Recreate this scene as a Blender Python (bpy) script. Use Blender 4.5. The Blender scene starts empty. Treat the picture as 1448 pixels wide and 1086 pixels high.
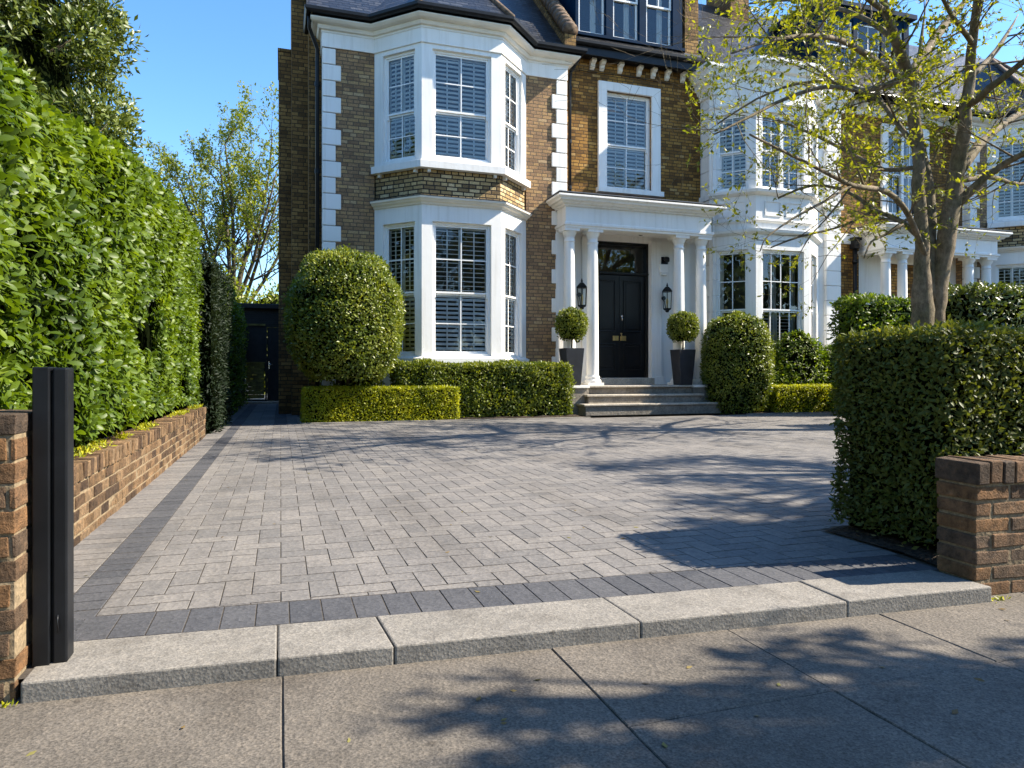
import bpy, math, random
import numpy as np
from mathutils import Vector, noise as mnoise
random.seed(7)
rng = np.random.default_rng(11)
R = math.radians
scene = bpy.context.scene
COL = scene.collection

# ------------------------------------------------------------------ materials
def mat(name):
    m = bpy.data.materials.new(name); m.use_nodes = True
    nt = m.node_tree
    for n in list(nt.nodes): nt.nodes.remove(n)
    return m, nt, nt.nodes, nt.links
def out(nt, sock):
    o = nt.nodes.new('ShaderNodeOutputMaterial'); nt.links.new(sock, o.inputs['Surface'])
def N(nt, typ, **kw):
    n = nt.nodes.new(typ)
    for k, v in kw.items():
        if k.startswith('_'): setattr(n, k[1:], v)
        else:
            key = k.replace('__', ' ')
            if key.isdigit(): key = int(key)
            s = n.inputs[key]
            if hasattr(v, 'links') or isinstance(v, bpy.types.NodeSocket): nt.links.new(v, s)
            else: s.default_value = v
    return n
def c4(c): return (c[0], c[1], c[2], 1)
def ramp(nt, fac, stops, interp='LINEAR'):
    r = nt.nodes.new('ShaderNodeValToRGB'); r.color_ramp.interpolation = interp
    e = r.color_ramp.elements
    while len(e) < len(stops): e.new(0.5)
    for el, (p, c) in zip(e, stops): el.position = p; el.color = c4(c)
    nt.links.new(fac, r.inputs[0]); return r.outputs[0]
def mix(nt, fac, a, b, mode='MIX'):
    n = nt.nodes.new('ShaderNodeMix'); n.data_type = 'RGBA'; n.blend_type = mode
    for s, v in ((n.inputs[0], fac), (n.inputs[6], a), (n.inputs[7], b)):
        if isinstance(v, bpy.types.NodeSocket): nt.links.new(v, s)
        else: s.default_value = v if not isinstance(v, tuple) or len(v) == 4 else c4(v)
    return n.outputs[2]
def objco(nt): return nt.nodes.new('ShaderNodeNewGeometry').outputs['Position']
def uvco(nt): return nt.nodes.new('ShaderNodeUVMap').outputs['UV']
def attr(nt, name='rnd'): return N(nt, 'ShaderNodeAttribute', _attribute_name=name).outputs['Fac']
def noise(nt, vec, scale, detail=4, rough=.55):
    return N(nt, 'ShaderNodeTexNoise', Vector=vec, Scale=scale, Detail=detail, Roughness=rough).outputs['Fac']
def math_(nt, op, a, b=None):
    n = nt.nodes.new('ShaderNodeMath'); n.operation = op
    for s, v in ((n.inputs[0], a), (n.inputs[1], b)):
        if v is None: continue
        if isinstance(v, bpy.types.NodeSocket): nt.links.new(v, s)
        else: s.default_value = v
    return n.outputs[0]
def bump(nt, h, strength, dist):
    return N(nt, 'ShaderNodeBump', Height=h, Strength=strength, Distance=dist).outputs['Normal']
def principled(nt, color, rough, normal=None, spec=.5, metal=0):
    p = nt.nodes.new('ShaderNodeBsdfPrincipled')
    for k, v in (('Base Color', color), ('Roughness', rough), ('Specular IOR Level', spec), ('Metallic', metal)):
        if isinstance(v, bpy.types.NodeSocket): nt.links.new(v, p.inputs[k])
        else: p.inputs[k].default_value = c4(v) if isinstance(v, tuple) else v
    if normal is not None: nt.links.new(normal, p.inputs['Normal'])
    return p.outputs[0]

def paint(name, col, rough=.5, var=.06, scale=2.5, bumpd=.002, spec=.4, metal=0, fine=60):
    m, nt, ns, ls = mat(name); v = objco(nt)
    n1 = noise(nt, v, scale, 6, .6)
    lo = tuple(max(0, c*(1-var*2)) for c in col); hi = tuple(min(1, c*(1+var)) for c in col)
    c = ramp(nt, n1, [(.3, lo), (.65, hi)])
    b = bump(nt, noise(nt, v, fine, 3), .25, bumpd)
    out(nt, principled(nt, c, rough, b, spec, metal)); return m

def brickmat(name, stops, mortar, bw=.265, rh=.092, ms=.011, stain=(.55, 1.1), warp=.012, bumpd=.012, mcontrast=1):
    m, nt, ns, ls = mat(name); uv = uvco(nt); pos = objco(nt)
    wn = N(nt, 'ShaderNodeTexNoise', Vector=uv, Scale=9.0, Detail=2)
    off = N(nt, 'ShaderNodeVectorMath', _operation='MULTIPLY_ADD')
    ls.new(wn.outputs['Color'], off.inputs[0]); off.inputs[1].default_value = (warp, warp*.7, 0)
    ls.new(uv, off.inputs[2])
    b = N(nt, 'ShaderNodeTexBrick', Vector=off.outputs[0], Color1=(0, 0, 0, 1), Color2=(1, 1, 1, 1), Mortar=(0, 0, 0, 1), Scale=1.0)
    b.inputs['Mortar Size'].default_value = ms; b.inputs['Mortar Smooth'].default_value = .35
    b.inputs['Brick Width'].default_value = bw; b.inputs['Row Height'].default_value = rh
    b.offset = .5; b.squash = .62; b.squash_frequency = 3
    tint = b.outputs['Color']
    col = ramp(nt, tint, stops)
    f = noise(nt, pos, 30, 4, .7)
    col = mix(nt, 1.0, col, ramp(nt, f, [(.25, (.55, .55, .55)), (.75, (1.35, 1.3, 1.25))]), 'MULTIPLY')
    big = noise(nt, pos, .9, 6, .65)
    col = mix(nt, 1.0, col, ramp(nt, big, [(.3, (stain[0],)*3), (.7, (stain[1],)*3)]), 'MULTIPLY')
    mc = mix(nt, noise(nt, pos, 14, 3), mortar, tuple(x*.55 for x in mortar))
    col = mix(nt, b.outputs['Fac'], col, mc)
    h = math_(nt, 'ADD', math_(nt, 'MULTIPLY', b.outputs['Fac'], -1.0), math_(nt, 'MULTIPLY', f, .9))
    out(nt, principled(nt, col, .85, bump(nt, h, .8, bumpd), .25)); return m

def slatemat(name):
    m, nt, ns, ls = mat(name); uv = uvco(nt); pos = objco(nt)
    b = N(nt, 'ShaderNodeTexBrick', Vector=uv, Color1=(0, 0, 0, 1), Color2=(1, 1, 1, 1), Mortar=(.2, .2, .2, 1), Scale=1.0)
    b.inputs['Mortar Size'].default_value = .016; b.inputs['Brick Width'].default_value = .30; b.inputs['Row Height'].default_value = .15
    col = ramp(nt, b.outputs['Color'], [(0, (.011, .012, .014)), (.5, (.022, .023, .026)), (1, (.050, .050, .051))])
    col = mix(nt, b.outputs['Fac'], col, (.006, .006, .007))
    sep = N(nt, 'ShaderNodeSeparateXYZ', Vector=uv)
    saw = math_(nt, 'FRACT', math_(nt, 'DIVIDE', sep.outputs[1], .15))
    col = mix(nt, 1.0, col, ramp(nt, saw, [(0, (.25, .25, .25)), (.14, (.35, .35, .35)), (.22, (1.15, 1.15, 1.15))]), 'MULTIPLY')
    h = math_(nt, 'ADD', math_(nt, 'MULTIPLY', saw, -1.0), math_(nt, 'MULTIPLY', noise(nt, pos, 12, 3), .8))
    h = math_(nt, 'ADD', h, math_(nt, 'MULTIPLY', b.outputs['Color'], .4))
    out(nt, principled(nt, col, .38, bump(nt, h, 1, .045), .4)); return m

def leafmat(name, stops, rough=.42, trans=.38, tcol=None, spec=.5):
    m, nt, ns, ls = mat(name); a = attr(nt); pos = objco(nt)
    v = math_(nt, 'ADD', math_(nt, 'MULTIPLY', a, .75), math_(nt, 'MULTIPLY', noise(nt, pos, 1.3, 3), .25))
    col = ramp(nt, v, stops)
    p = principled(nt, col, rough, None, spec)
    t = nt.nodes.new('ShaderNodeBsdfTranslucent')
    tc = mix(nt, 1.0, col, tcol or (1.5, 1.45, .55), 'MULTIPLY'); ls.new(tc, t.inputs[0])
    mx = nt.nodes.new('ShaderNodeMixShader'); mx.inputs[0].default_value = trans
    ls.new(p, mx.inputs[1]); ls.new(t.outputs[0], mx.inputs[2]); out(nt, mx.outputs[0]); return m

def glassmat(name, ior=1.75, tint=(.96, .985, .98)):
    m, nt, ns, ls = mat(name); pos = objco(nt)
    nb = bump(nt, noise(nt, pos, 1.6, 2), .12, .02)
    g = nt.nodes.new('ShaderNodeBsdfGlossy'); g.inputs['Roughness'].default_value = .01; g.inputs['Color'].default_value = (1, 1, 1, 1)
    ls.new(nb, g.inputs['Normal'])
    t = nt.nodes.new('ShaderNodeBsdfTransparent'); t.inputs[0].default_value = c4(tint)
    fr = nt.nodes.new('ShaderNodeFresnel'); fr.inputs['IOR'].default_value = ior
    mx = nt.nodes.new('ShaderNodeMixShader'); ls.new(fr.outputs[0], mx.inputs[0])
    ls.new(t.outputs[0], mx.inputs[1]); ls.new(g.outputs[0], mx.inputs[2]); out(nt, mx.outputs[0]); return m

def speckle(name, base, var=.35, scale=160, rough=.85, bumpd=.004, use_attr=False, big=.18, bigscale=1.2, bstr=.6, wear=None, gum=4):
    m, nt, ns, ls = mat(name); pos = objco(nt)
    n1 = noise(nt, pos, scale, 3, .7)
    lo = tuple(c*(1-var) for c in base); hi = tuple(min(1, c*(1+var)) for c in base)
    col = ramp(nt, n1, [(.32, lo), (.5, base), (.7, hi)])
    vor = N(nt, 'ShaderNodeTexVoronoi', Vector=pos, Scale=scale*.55)
    sp = ramp(nt, vor.outputs['Color'], [(.0, (.72, .72, .72)), (.5, (1, 1, 1)), (1, (1.25, 1.22, 1.18))])
    col = mix(nt, .8, col, sp, 'MULTIPLY')
    b = noise(nt, pos, bigscale, 5, .6)
    col = mix(nt, 1.0, col, ramp(nt, b, [(.3, (1-big,)*3), (.7, (1+big*.6,)*3)]), 'MULTIPLY')
    if use_attr:
        col = mix(nt, 1.0, col, ramp(nt, attr(nt), [(0, (.83, .835, .845)), (.5, (.98, .97, .965)), (1, (1.11, 1.09, 1.06))]), 'MULTIPLY')
    if wear:
        mp = N(nt, 'ShaderNodeMapping', Vector=pos); mp.inputs['Scale'].default_value = wear
        col = mix(nt, 1.0, col, ramp(nt, noise(nt, mp.outputs[0], 1.0, 6, .68), [(.32, (.74, .73, .72)), (.5, (1, 1, 1)), (.72, (1.08, 1.07, 1.05))]), 'MULTIPLY')
        gv = N(nt, 'ShaderNodeTexVoronoi', Vector=pos, Scale=gum); gv.inputs['Randomness'].default_value = 1
        wob = math_(nt, 'ADD', gv.outputs['Distance'], math_(nt, 'MULTIPLY', noise(nt, pos, 40, 2), .05))
        col = mix(nt, 1.0, col, ramp(nt, wob, [(.055, (.62, .61, .60)), (.085, (1, 1, 1))]), 'MULTIPLY')
    h = math_(nt, 'ADD', n1, math_(nt, 'MULTIPLY', vor.outputs['Distance'], 1.2))
    out(nt, principled(nt, col, rough, bump(nt, h, bstr, bumpd), .3)); return m

def oldbrick(name, stops, stain=True):
    m, nt, ns, ls = mat(name); pos = objco(nt)
    col = ramp(nt, attr(nt), stops)
    n1 = noise(nt, pos, 22, 6, .72)
    col = mix(nt, 1.0, col, ramp(nt, n1, [(.28, (.35, .33, .32)), (.5, (.95, .95, .95)), (.75, (1.7, 1.55, 1.4))]), 'MULTIPLY')
    n2 = noise(nt, pos, 5, 4, .6)
    col = mix(nt, 1.0, col, ramp(nt, n2, [(.3, (.6, .58, .56)), (.65, (1.15, 1.12, 1.1))]), 'MULTIPLY')
    lich = ramp(nt, noise(nt, pos, 45, 5, .8), [(.66, (0, 0, 0)), (.74, (1, 1, 1))])
    col = mix(nt, math_(nt, 'MULTIPLY', lich, .35), col, (.42, .40, .34))
    h = math_(nt, 'ADD', n1, math_(nt, 'MULTIPLY', noise(nt, pos, 110, 4, .7), .5))
    out(nt, principled(nt, col, .88, bump(nt, h, 1, .022), .25)); return m

def barkmat(name, c1, c2):
    m, nt, ns, ls = mat(name); pos = objco(nt)
    mp = N(nt, 'ShaderNodeMapping', Vector=pos); mp.inputs['Scale'].default_value = (1, 1, .6)
    n1 = noise(nt, mp.outputs[0], 14, 6, .68)
    col = ramp(nt, n1, [(.3, c1), (.68, c2)])
    n2 = noise(nt, pos, 3, 3)
    col = mix(nt, 1.0, col, ramp(nt, n2, [(.35, (.7, .75, .6)), (.65, (1.1, 1.08, 1.05))]), 'MULTIPLY')
    h = math_(nt, 'ADD', n1, math_(nt, 'MULTIPLY', noise(nt, pos, 60, 4, .7), .4))
    out(nt, principled(nt, col, .85, bump(nt, h, .8, .02), .2)); return m

M = {}
def stucco(name, col):
    m, nt, ns, ls = mat(name); v = objco(nt)
    mp = N(nt, 'ShaderNodeMapping', Vector=v); mp.inputs['Scale'].default_value = (9, 9, .55)
    st = ramp(nt, noise(nt, mp.outputs[0], 1.0, 6, .62), [(.30, (.80, .78, .74)), (.50, (1, 1, 1))])
    c = ramp(nt, noise(nt, v, 1.3, 6, .6), [(.3, tuple(x*.93 for x in col)), (.65, col)])
    c = mix(nt, .55, c, st, 'MULTIPLY')
    h = math_(nt, 'ADD', noise(nt, v, 55, 4), math_(nt, 'MULTIPLY', noise(nt, v, 7, 3), 1.5))
    out(nt, principled(nt, c, .6, bump(nt, h, .3, .004), .35)); return m
M['white'] = stucco('white_stucco', (.85, .83, .785))
M['cream'] = paint('cream_moulding', (.78, .735, .65), .55, .06, 2.0, .0015)
M['frame'] = paint('white_gloss_paint', (.85, .84, .81), .35, .02, 3, .0005)
M['shutter'] = paint('shutter_white', (.90, .90, .89), .4, .02, 3, .0003)
M['black'] = paint('black_gloss', (.004, .0045, .006), .3, .2, 3, .0006, .3)
M['blackmetal'] = paint('black_metal', (.007, .008, .010), .42, .25, 6, .0008, .28)
M['navy'] = paint('navy_paint', (.003, .021, .052), .6, .12, 3, .0006, .04)
M['lead'] = paint('lead_grey', (.10, .11, .125), .45, .2, 4, .003)
M['brass'] = paint('aged_brass', (.55, .40, .16), .35, .15, 20, .0006, .5, 1)
M['chrome'] = paint('steel', (.7, .7, .7), .25, .05, 20, .0003, .5, 1)
M['dark'] = paint('dark_room', (.050, .047, .042), .9, .3, 1.5, .001)
M['curtain'] = paint('curtain_cloth', (.72, .72, .70), .9, .05, 4, .002)
M['bulb'] = paint('warm_bulb_glass', (.75, .55, .20), .3, .05, 20, .0003)
M['planter'] = paint('charcoal_planter', (.022, .024, .030), .5, .2, 5, .002)
M['soil'] = speckle('soil', (.045, .032, .022), .6, 45, .95, .03, big=.4, bstr=1)
M['stonestep'] = speckle('york_stone', (.44, .39, .32), .22, 60, .75, .004, big=.25, bigscale=2.5)
M['riser'] = speckle('step_riser', (.23, .205, .17), .25, 40, .85, .005, big=.3, bigscale=3)
M['kerb'] = speckle('granite_kerb', (.200, .184, .162), .38, 150, .8, .0014, big=.16, bigscale=2.2, bstr=.6, wear=(5, 5, 9), gum=5)
M['pavement'] = speckle('pavement_aggregate', (.122, .106, .088), .48, 120, .88, .0022, big=.22, bigscale=1.6, bstr=.8, wear=(2.2, 2.2, 2.2), gum=3.2)
M['joint'] = speckle('joint_sand', (.060, .050, .040), .35, 80, .95, .004)
M['slabjoint'] = speckle('pavement_joint', (.085, .073, .058), .3, 80, .95, .004)
M['road'] = speckle('asphalt_ground', (.055, .055, .055), .3, 60, .9, .006)
M['paver'] = speckle('grey_paver', (.166, .156, .148), .14, 90, .8, .003, True, big=.10, bigscale=1.5, bstr=.5, wear=(1.3, .32, 1), gum=1.3)
M['paverdark'] = speckle('charcoal_paver', (.070, .071, .078), .22, 90, .75, .003, True, big=.15, bigscale=1.5, bstr=.5)
M['slab'] = speckle('path_slab', (.15, .145, .14), .2, 70, .8, .003, True, big=.2)
M['brick_main'] = brickmat('stock_brick', [(0, (.235, .145, .080)), (.35, (.32, .198, .106)), (.6, (.375, .232, .116)), (.85, (.44, .280, .125)), (1, (.48, .340, .19))], (.150, .113, .078), stain=(.72, 1.15), bw=.245, rh=.086)
M['brick_gold'] = brickmat('golden_brick', [(0, (.125, .064, .020)), (.35, (.26, .132, .032)), (.65, (.36, .185, .042)), (.9, (.44, .240, .058)), (1, (.46, .29, .11))], (.095, .058, .026), stain=(.5, 1.25), bw=.245, rh=.086)
M['brick_yellow'] = brickmat('yellow_brick', [(0, (.17, .115, .055)), (.4, (.40, .275, .12)), (.8, (.54, .40, .20)), (1, (.60, .48, .29))], (.045, .037, .03), stain=(.85, 1.1), ms=.015)
M['brick_side'] = brickmat('dark_side_brick', [(0, (.15, .085, .032)), (.5, (.30, .17, .055)), (1, (.42, .25, .085))], (.09, .058, .03), stain=(.5, 1.1))
M['tile'] = paint('hip_tile', (.15, .10, .065), .8, .4, 9, .01)
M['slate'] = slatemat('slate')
ORB = [(0, (.075, .056, .042)), (.28, (.14, .095, .062)), (.55, (.185, .110, .060)), (.8, (.225, .125, .058)), (1, (.175, .118, .074))]
M['pierbrick'] = oldbrick('pier_brick', ORB)
M['wallbrick'] = oldbrick('wall_brick', [(0, (.065, .042, .027)), (.3, (.135, .085, .048)), (.65, (.205, .130, .068)), (1, (.245, .168, .098))])
M['mortar'] = speckle('lime_mortar', (.22, .165, .10), .3, 70, .95, .006)
M['shedwood'] = paint('black_shed_boards', (.010, .010, .011), .55, .3, 6, .003)
M['olivewood'] = paint('olive_boards', (.16, .13, .03), .7, .3, 5, .004)
M['glass'] = glassmat('window_glass', 1.75)
M['glass_bay'] = glassmat('bay_glass', 1.52)
M['glass_up'] = glassmat('window_glass_upper', 1.72)
M['glass_thin'] = glassmat('lantern_glass', 1.45)
M['laurel'] = leafmat('laurel_leaf', [(.05, (.014, .030, .004)), (.35, (.050, .090, .008)), (.65, (.120, .180, .012)), (.95, (.26, .31, .024))], .46, .38, None, .38)
M['rightlf'] = leafmat('dark_hedge_leaf', [(.05, (.034, .044, .009)), (.4, (.090, .108, .020)), (.75, (.155, .170, .030)), (1, (.34, .29, .04))], .5, .28, None, .22)
M['boxleaf'] = leafmat('box_leaf', [(.05, (.030, .050, .005)), (.45, (.115, .150, .011)), (.95, (.29, .30, .028))], .45, .35)
M['limebox'] = leafmat('lime_box_leaf', [(.05, (.090, .125, .004)), (.45, (.30, .325, .008)), (.95, (.55, .52, .022))], .5, .4)
M['roundlf'] = leafmat('round_bush_leaf', [(.05, (.034, .056, .006)), (.45, (.130, .170, .016)), (.95, (.33, .34, .04))], .4, .3)
M['yew'] = leafmat('yew_leaf', [(.05, (.005, .009, .004)), (.5, (.011, .021, .008)), (1, (.024, .040, .015))], .6, .15, None, .2)
M['evergreen'] = leafmat('evergreen_leaf', [(.05, (.018, .032, .006)), (.45, (.070, .100, .015)), (.95, (.20, .235, .036))], .42, .25)
M['spring'] = leafmat('spring_leaf', [(.05, (.060, .085, .008)), (.5, (.15, .185, .012)), (.95, (.33, .35, .026))], .45, .45)
M['spring_gold'] = leafmat('fresh_leaf', [(.05, (.060, .080, .006)), (.5, (.18, .195, .010)), (.95, (.42, .39, .020))], .45, .48)
M['street'] = leafmat('street_leaf', [(.05, (.030, .060, .010)), (.5, (.06, .10, .015)), (.95, (.13, .16, .03))], .5, .3)
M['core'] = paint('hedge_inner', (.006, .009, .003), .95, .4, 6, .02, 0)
M['bark'] = barkmat('smooth_bark', (.085, .064, .042), (.24, .188, .128))
M['darkbark'] = barkmat('dark_bark', (.05, .04, .03), (.13, .105, .075))

# ------------------------------------------------------------------ mesh building
WLOC = {}
class F:                      # a vertical working plane: u along it, n outward, z up
    def __init__(s, ox, oy, ang=0):
        a = R(ang); s.o = (ox, oy); s.t = (math.cos(a), math.sin(a)); s.nn = (s.t[1], -s.t[0])
    def p(s, u, n, z): return (s.o[0]+s.t[0]*u+s.nn[0]*n, s.o[1]+s.t[1]*u+s.nn[1]*n, z)
W0 = F(0, 0, 0)               # u = X, n = -Y
class MB:
    def __init__(s): s.v, s.f, s.m, s.c, s.s = [], [], [], [], []
    def add(s, vs, fs, m=0, c=.5, smooth=False):
        b = len(s.v); s.v += [tuple(v) for v in vs]; s.c += [c]*len(vs)
        for f in fs: s.f.append(tuple(b+i for i in f)); s.m.append(m); s.s.append(smooth)
        return s
    def fbox(s, fr, u0, u1, n0, n1, z0, z1, m=0, c=.5, jit=0):
        vs = [fr.p(u, n, z) for z in (z0, z1) for n in (n0, n1) for u in (u0, u1)]
        if jit: vs = [(x+random.uniform(-jit, jit), y+random.uniform(-jit, jit), z+random.uniform(-jit, jit)) for x, y, z in vs]
        return s.add(vs, [(0, 1, 3, 2), (4, 6, 7, 5), (0, 4, 5, 1), (2, 3, 7, 6), (0, 2, 6, 4), (1, 5, 7, 3)], m, c)
    def box(s, x0, x1, y0, y1, z0, z1, m=0, c=.5, jit=0): return s.fbox(W0, x0, x1, -y1, -y0, z0, z1, m, c, jit)
    def quad(s, a, b, c, d, m=0): return s.add([a, b, c, d], [(0, 1, 2, 3)], m)
    def wall(s, fr, u0, u1, z0, z1, holes=(), reveal=0, m=0, mr=None):
        us = sorted({u0, u1, *[h[0] for h in holes], *[h[1] for h in holes]}); zs = sorted({z0, z1, *[h[2] for h in holes], *[h[3] for h in holes]})
        us = [u for u in us if u0 <= u <= u1]; zs = [z for z in zs if z0 <= z <= z1]
        for a, b in zip(us, us[1:]):
            for c, d in zip(zs, zs[1:]):
                if any(h[0] <= (a+b)/2 <= h[1] and h[2] <= (c+d)/2 <= h[3] for h in holes): continue
                s.quad(fr.p(a, 0, c), fr.p(b, 0, c), fr.p(b, 0, d), fr.p(a, 0, d), m)
        mr = m if mr is None else mr
        for (a, b, c, d) in holes:
            if reveal:
                r = -reveal
                s.quad(fr.p(a, 0, c), fr.p(a, 0, d), fr.p(a, r, d), fr.p(a, r, c), mr)
                s.quad(fr.p(b, 0, c), fr.p(b, r, c), fr.p(b, r, d), fr.p(b, 0, d), mr)
                s.quad(fr.p(a, 0, d), fr.p(b, 0, d), fr.p(b, r, d), fr.p(a, r, d), mr)
                s.quad(fr.p(a, 0, c), fr.p(a, r, c), fr.p(b, r, c), fr.p(b, 0, c), mr)
        return s
    def sweep(s, path, prof, m=0, closed=False):
        k = len(path); secs = []
        for i in range(k):
            ts = []
            for j in ((i-1, i), (i, i+1)):
                if 0 <= j[0] and j[1] < k:
                    d = Vector((path[j[1]][0]-path[j[0]][0], path[j[1]][1]-path[j[0]][1])).normalized(); ts.append(Vector((d.y, -d.x)))
            n = ts[0] if len(ts) == 1 else (ts[0]+ts[1])/max(.2, 1+ts[0].dot(ts[1]))
            secs.append([(path[i][0]+n.x*o, path[i][1]+n.y*o, z) for o, z in prof])
        vs = [p for sec in secs for p in sec]; q = len(prof); fs = []
        for i in range(k-1):
            for j in range(q):
                j2 = (j+1) % q; fs.append((i*q+j, (i+1)*q+j, (i+1)*q+j2, i*q+j2))
        fs.append(tuple(range(q-1, -1, -1))); fs.append(tuple((k-1)*q+j for j in range(q)))
        return s.add(vs, fs, m)
    def lathe(s, cx, cy, prof, seg=20, m=0, smooth=True, sq=0, caps=True, rot=0):
        vs, fs = [], []
        for r, z in prof:
            for i in range(seg):
                a = 2*math.pi*i/seg+rot; vs.append((cx+r*math.cos(a), cy+r*math.sin(a), z))
        for k in range(len(prof)-1):
            for i in range(seg):
                j = (i+1) % seg; fs.append((k*seg+i, k*seg+j, (k+1)*seg+j, (k+1)*seg+i))
        s.add(vs, fs, m, .5, smooth)
        if caps: s.add(vs[:seg], [tuple(range(seg-1, -1, -1))], m); s.add(vs[-seg:], [tuple(range(seg))], m)
        return s
    def tube(s, pts, rad, seg=8, m=0, smooth=True, c=.5):
        pts = [Vector(p) for p in pts]; vs, fs = [], []; up = None
        for i, p in enumerate(pts):
            t = (pts[min(i+1, len(pts)-1)]-pts[max(i-1, 0)]).normalized()
            if up is None: up = t.orthogonal().normalized()
            up = (up-t*up.dot(t)); up = up.normalized() if up.length > 1e-5 else t.orthogonal().normalized()
            w = t.cross(up); r = rad[i] if hasattr(rad, '__len__') else rad
            for k in range(seg):
                a = 2*math.pi*k/seg; vs.append(p+up*(r*math.cos(a))+w*(r*math.sin(a)))
        for i in range(len(pts)-1):
            for k in range(seg):
                j = (k+1) % seg; fs.append((i*seg+k, i*seg+j, (i+1)*seg+j, (i+1)*seg+k))
        fs.append(tuple(range(seg-1, -1, -1))); fs.append(tuple((len(pts)-1)*seg+k for k in range(seg)))
        return s.add(vs, fs, m, c, smooth)
    def build(s, name, mats, parent=None, uv=False, bevel=0, seg=1, rnd=False, origin=None):
        if not isinstance(mats, (list, tuple)): mats = [mats]
        a = np.array(s.v)
        if origin is None: origin = ((a[:, 0].min()+a[:, 0].max())/2, (a[:, 1].min()+a[:, 1].max())/2, a[:, 2].min())
        me = bpy.data.meshes.new(name); me.from_pydata([tuple(x) for x in a-np.array(origin)], [], s.f)
        for mm in mats: me.materials.append(mm)
        me.polygons.foreach_set('material_index', s.m); me.polygons.foreach_set('use_smooth', s.s)
        me.update()
        if uv:
            ul = me.uv_layers.new(name='UVMap')
            co = a
            for p in me.polygons:
                n = p.normal
                if abs(n.z) > .97: t, b = (1, 0, 0), (0, 1, 0)
                else:
                    t = Vector((-n.y, n.x, 0)).normalized(); b = n.cross(t)
                    if b.z < 0: b = -b
                for li, vi in zip(p.loop_indices, p.vertices):
                    q = co[vi]; ul.data[li].uv = (q[0]*t[0]+q[1]*t[1]+q[2]*t[2], q[0]*b[0]+q[1]*b[1]+q[2]*b[2])
        if rnd:
            at = me.attributes.new('rnd', 'FLOAT', 'POINT'); at.data.foreach_set('value', s.c)
        o = bpy.data.objects.new(name, me); COL.objects.link(o)
        link(o, parent, origin)
        if bevel:
            bm = o.modifiers.new('Bevel', 'BEVEL'); bm.width = bevel; bm.segments = seg; bm.limit_method = 'ANGLE'; bm.angle_limit = R(40)
        return o
def link(o, parent, origin):
    WLOC[o.name] = Vector(origin)
    if parent is not None: o.parent = parent; o.location = Vector(origin)-WLOC[parent.name]
    else: o.location = origin
def tag(o, label=None, cat=None, group=None, kind=None):
    for k, v in (('label', label), ('category', cat), ('group', group), ('kind', kind)):
        if v: o[k] = v
    return o
def thing(name, loc, label, cat, group=None):
    o = bpy.data.objects.new(name, None); COL.objects.link(o); o.empty_display_size = .3
    link(o, None, loc); return tag(o, label, cat, group)
def structure(o): return tag(o, kind='structure')
def copy_tree(o, parent=None):
    c = o.copy(); COL.objects.link(c); WLOC[c.name] = WLOC[o.name].copy()
    if parent is not None: c.parent = parent
    for ch in list(o.children): copy_tree(ch, c)
    return c

# ------------------------------------------------------------------ foliage
def nz(a): return a/np.maximum(np.linalg.norm(a, axis=1, keepdims=True), 1e-9)
def fbm(P, scale, seed=0):
    return np.array([mnoise.noise(Vector((x*scale+seed, y*scale, z*scale)))+.5*mnoise.noise(Vector((x*scale*2.3+seed, y*scale*2.3, z*scale*2.3))) for x, y, z in P])
def leaf_geo(P, D, U, L, wr, fold=.18, long=False, droop=.15):
    """leaves at P, along D, upper side towards U: arrays of vertices and triangles"""
    n = len(P); a = nz(D); s = nz(np.cross(a, U)); u = np.cross(s, a)
    L = np.asarray(L).reshape(-1, 1); Wd = L*wr/2
    if not long:
        V = np.stack([P, P+a*L*.5+s*Wd+u*Wd*fold, P+a*L-u*L*droop*.3, P+a*L*.5-s*Wd+u*Wd*fold], 1)
        T = np.array([[0, 1, 2], [0, 2, 3]]); k = 4
    else:
        q1 = P+a*L*.30; q2 = P+a*L*.64-u*L*droop*.30; q3 = P+a*L*.88-u*L*droop*.7
        V = np.stack([P, q1+s*Wd*.68+u*Wd*fold, q1-s*Wd*.68+u*Wd*fold, q2+s*Wd+u*Wd*fold, q2-s*Wd+u*Wd*fold, q3+s*Wd*.66+u*Wd*fold*.5, q3-s*Wd*.66+u*Wd*fold*.5, q1, q2, q3, P+a*L-u*L*droop], 1)
        T = np.array([[0, 1, 7], [0, 7, 2], [1, 3, 8], [1, 8, 7], [7, 8, 4], [7, 4, 2], [3, 5, 9], [3, 9, 8], [8, 9, 6], [8, 6, 4], [5, 10, 9], [9, 10, 6]]); k = 11
    tri = (T[None]+(np.arange(n)*k)[:, None, None]).reshape(-1, 3)
    return V.reshape(-1, 3), tri, k
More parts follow.
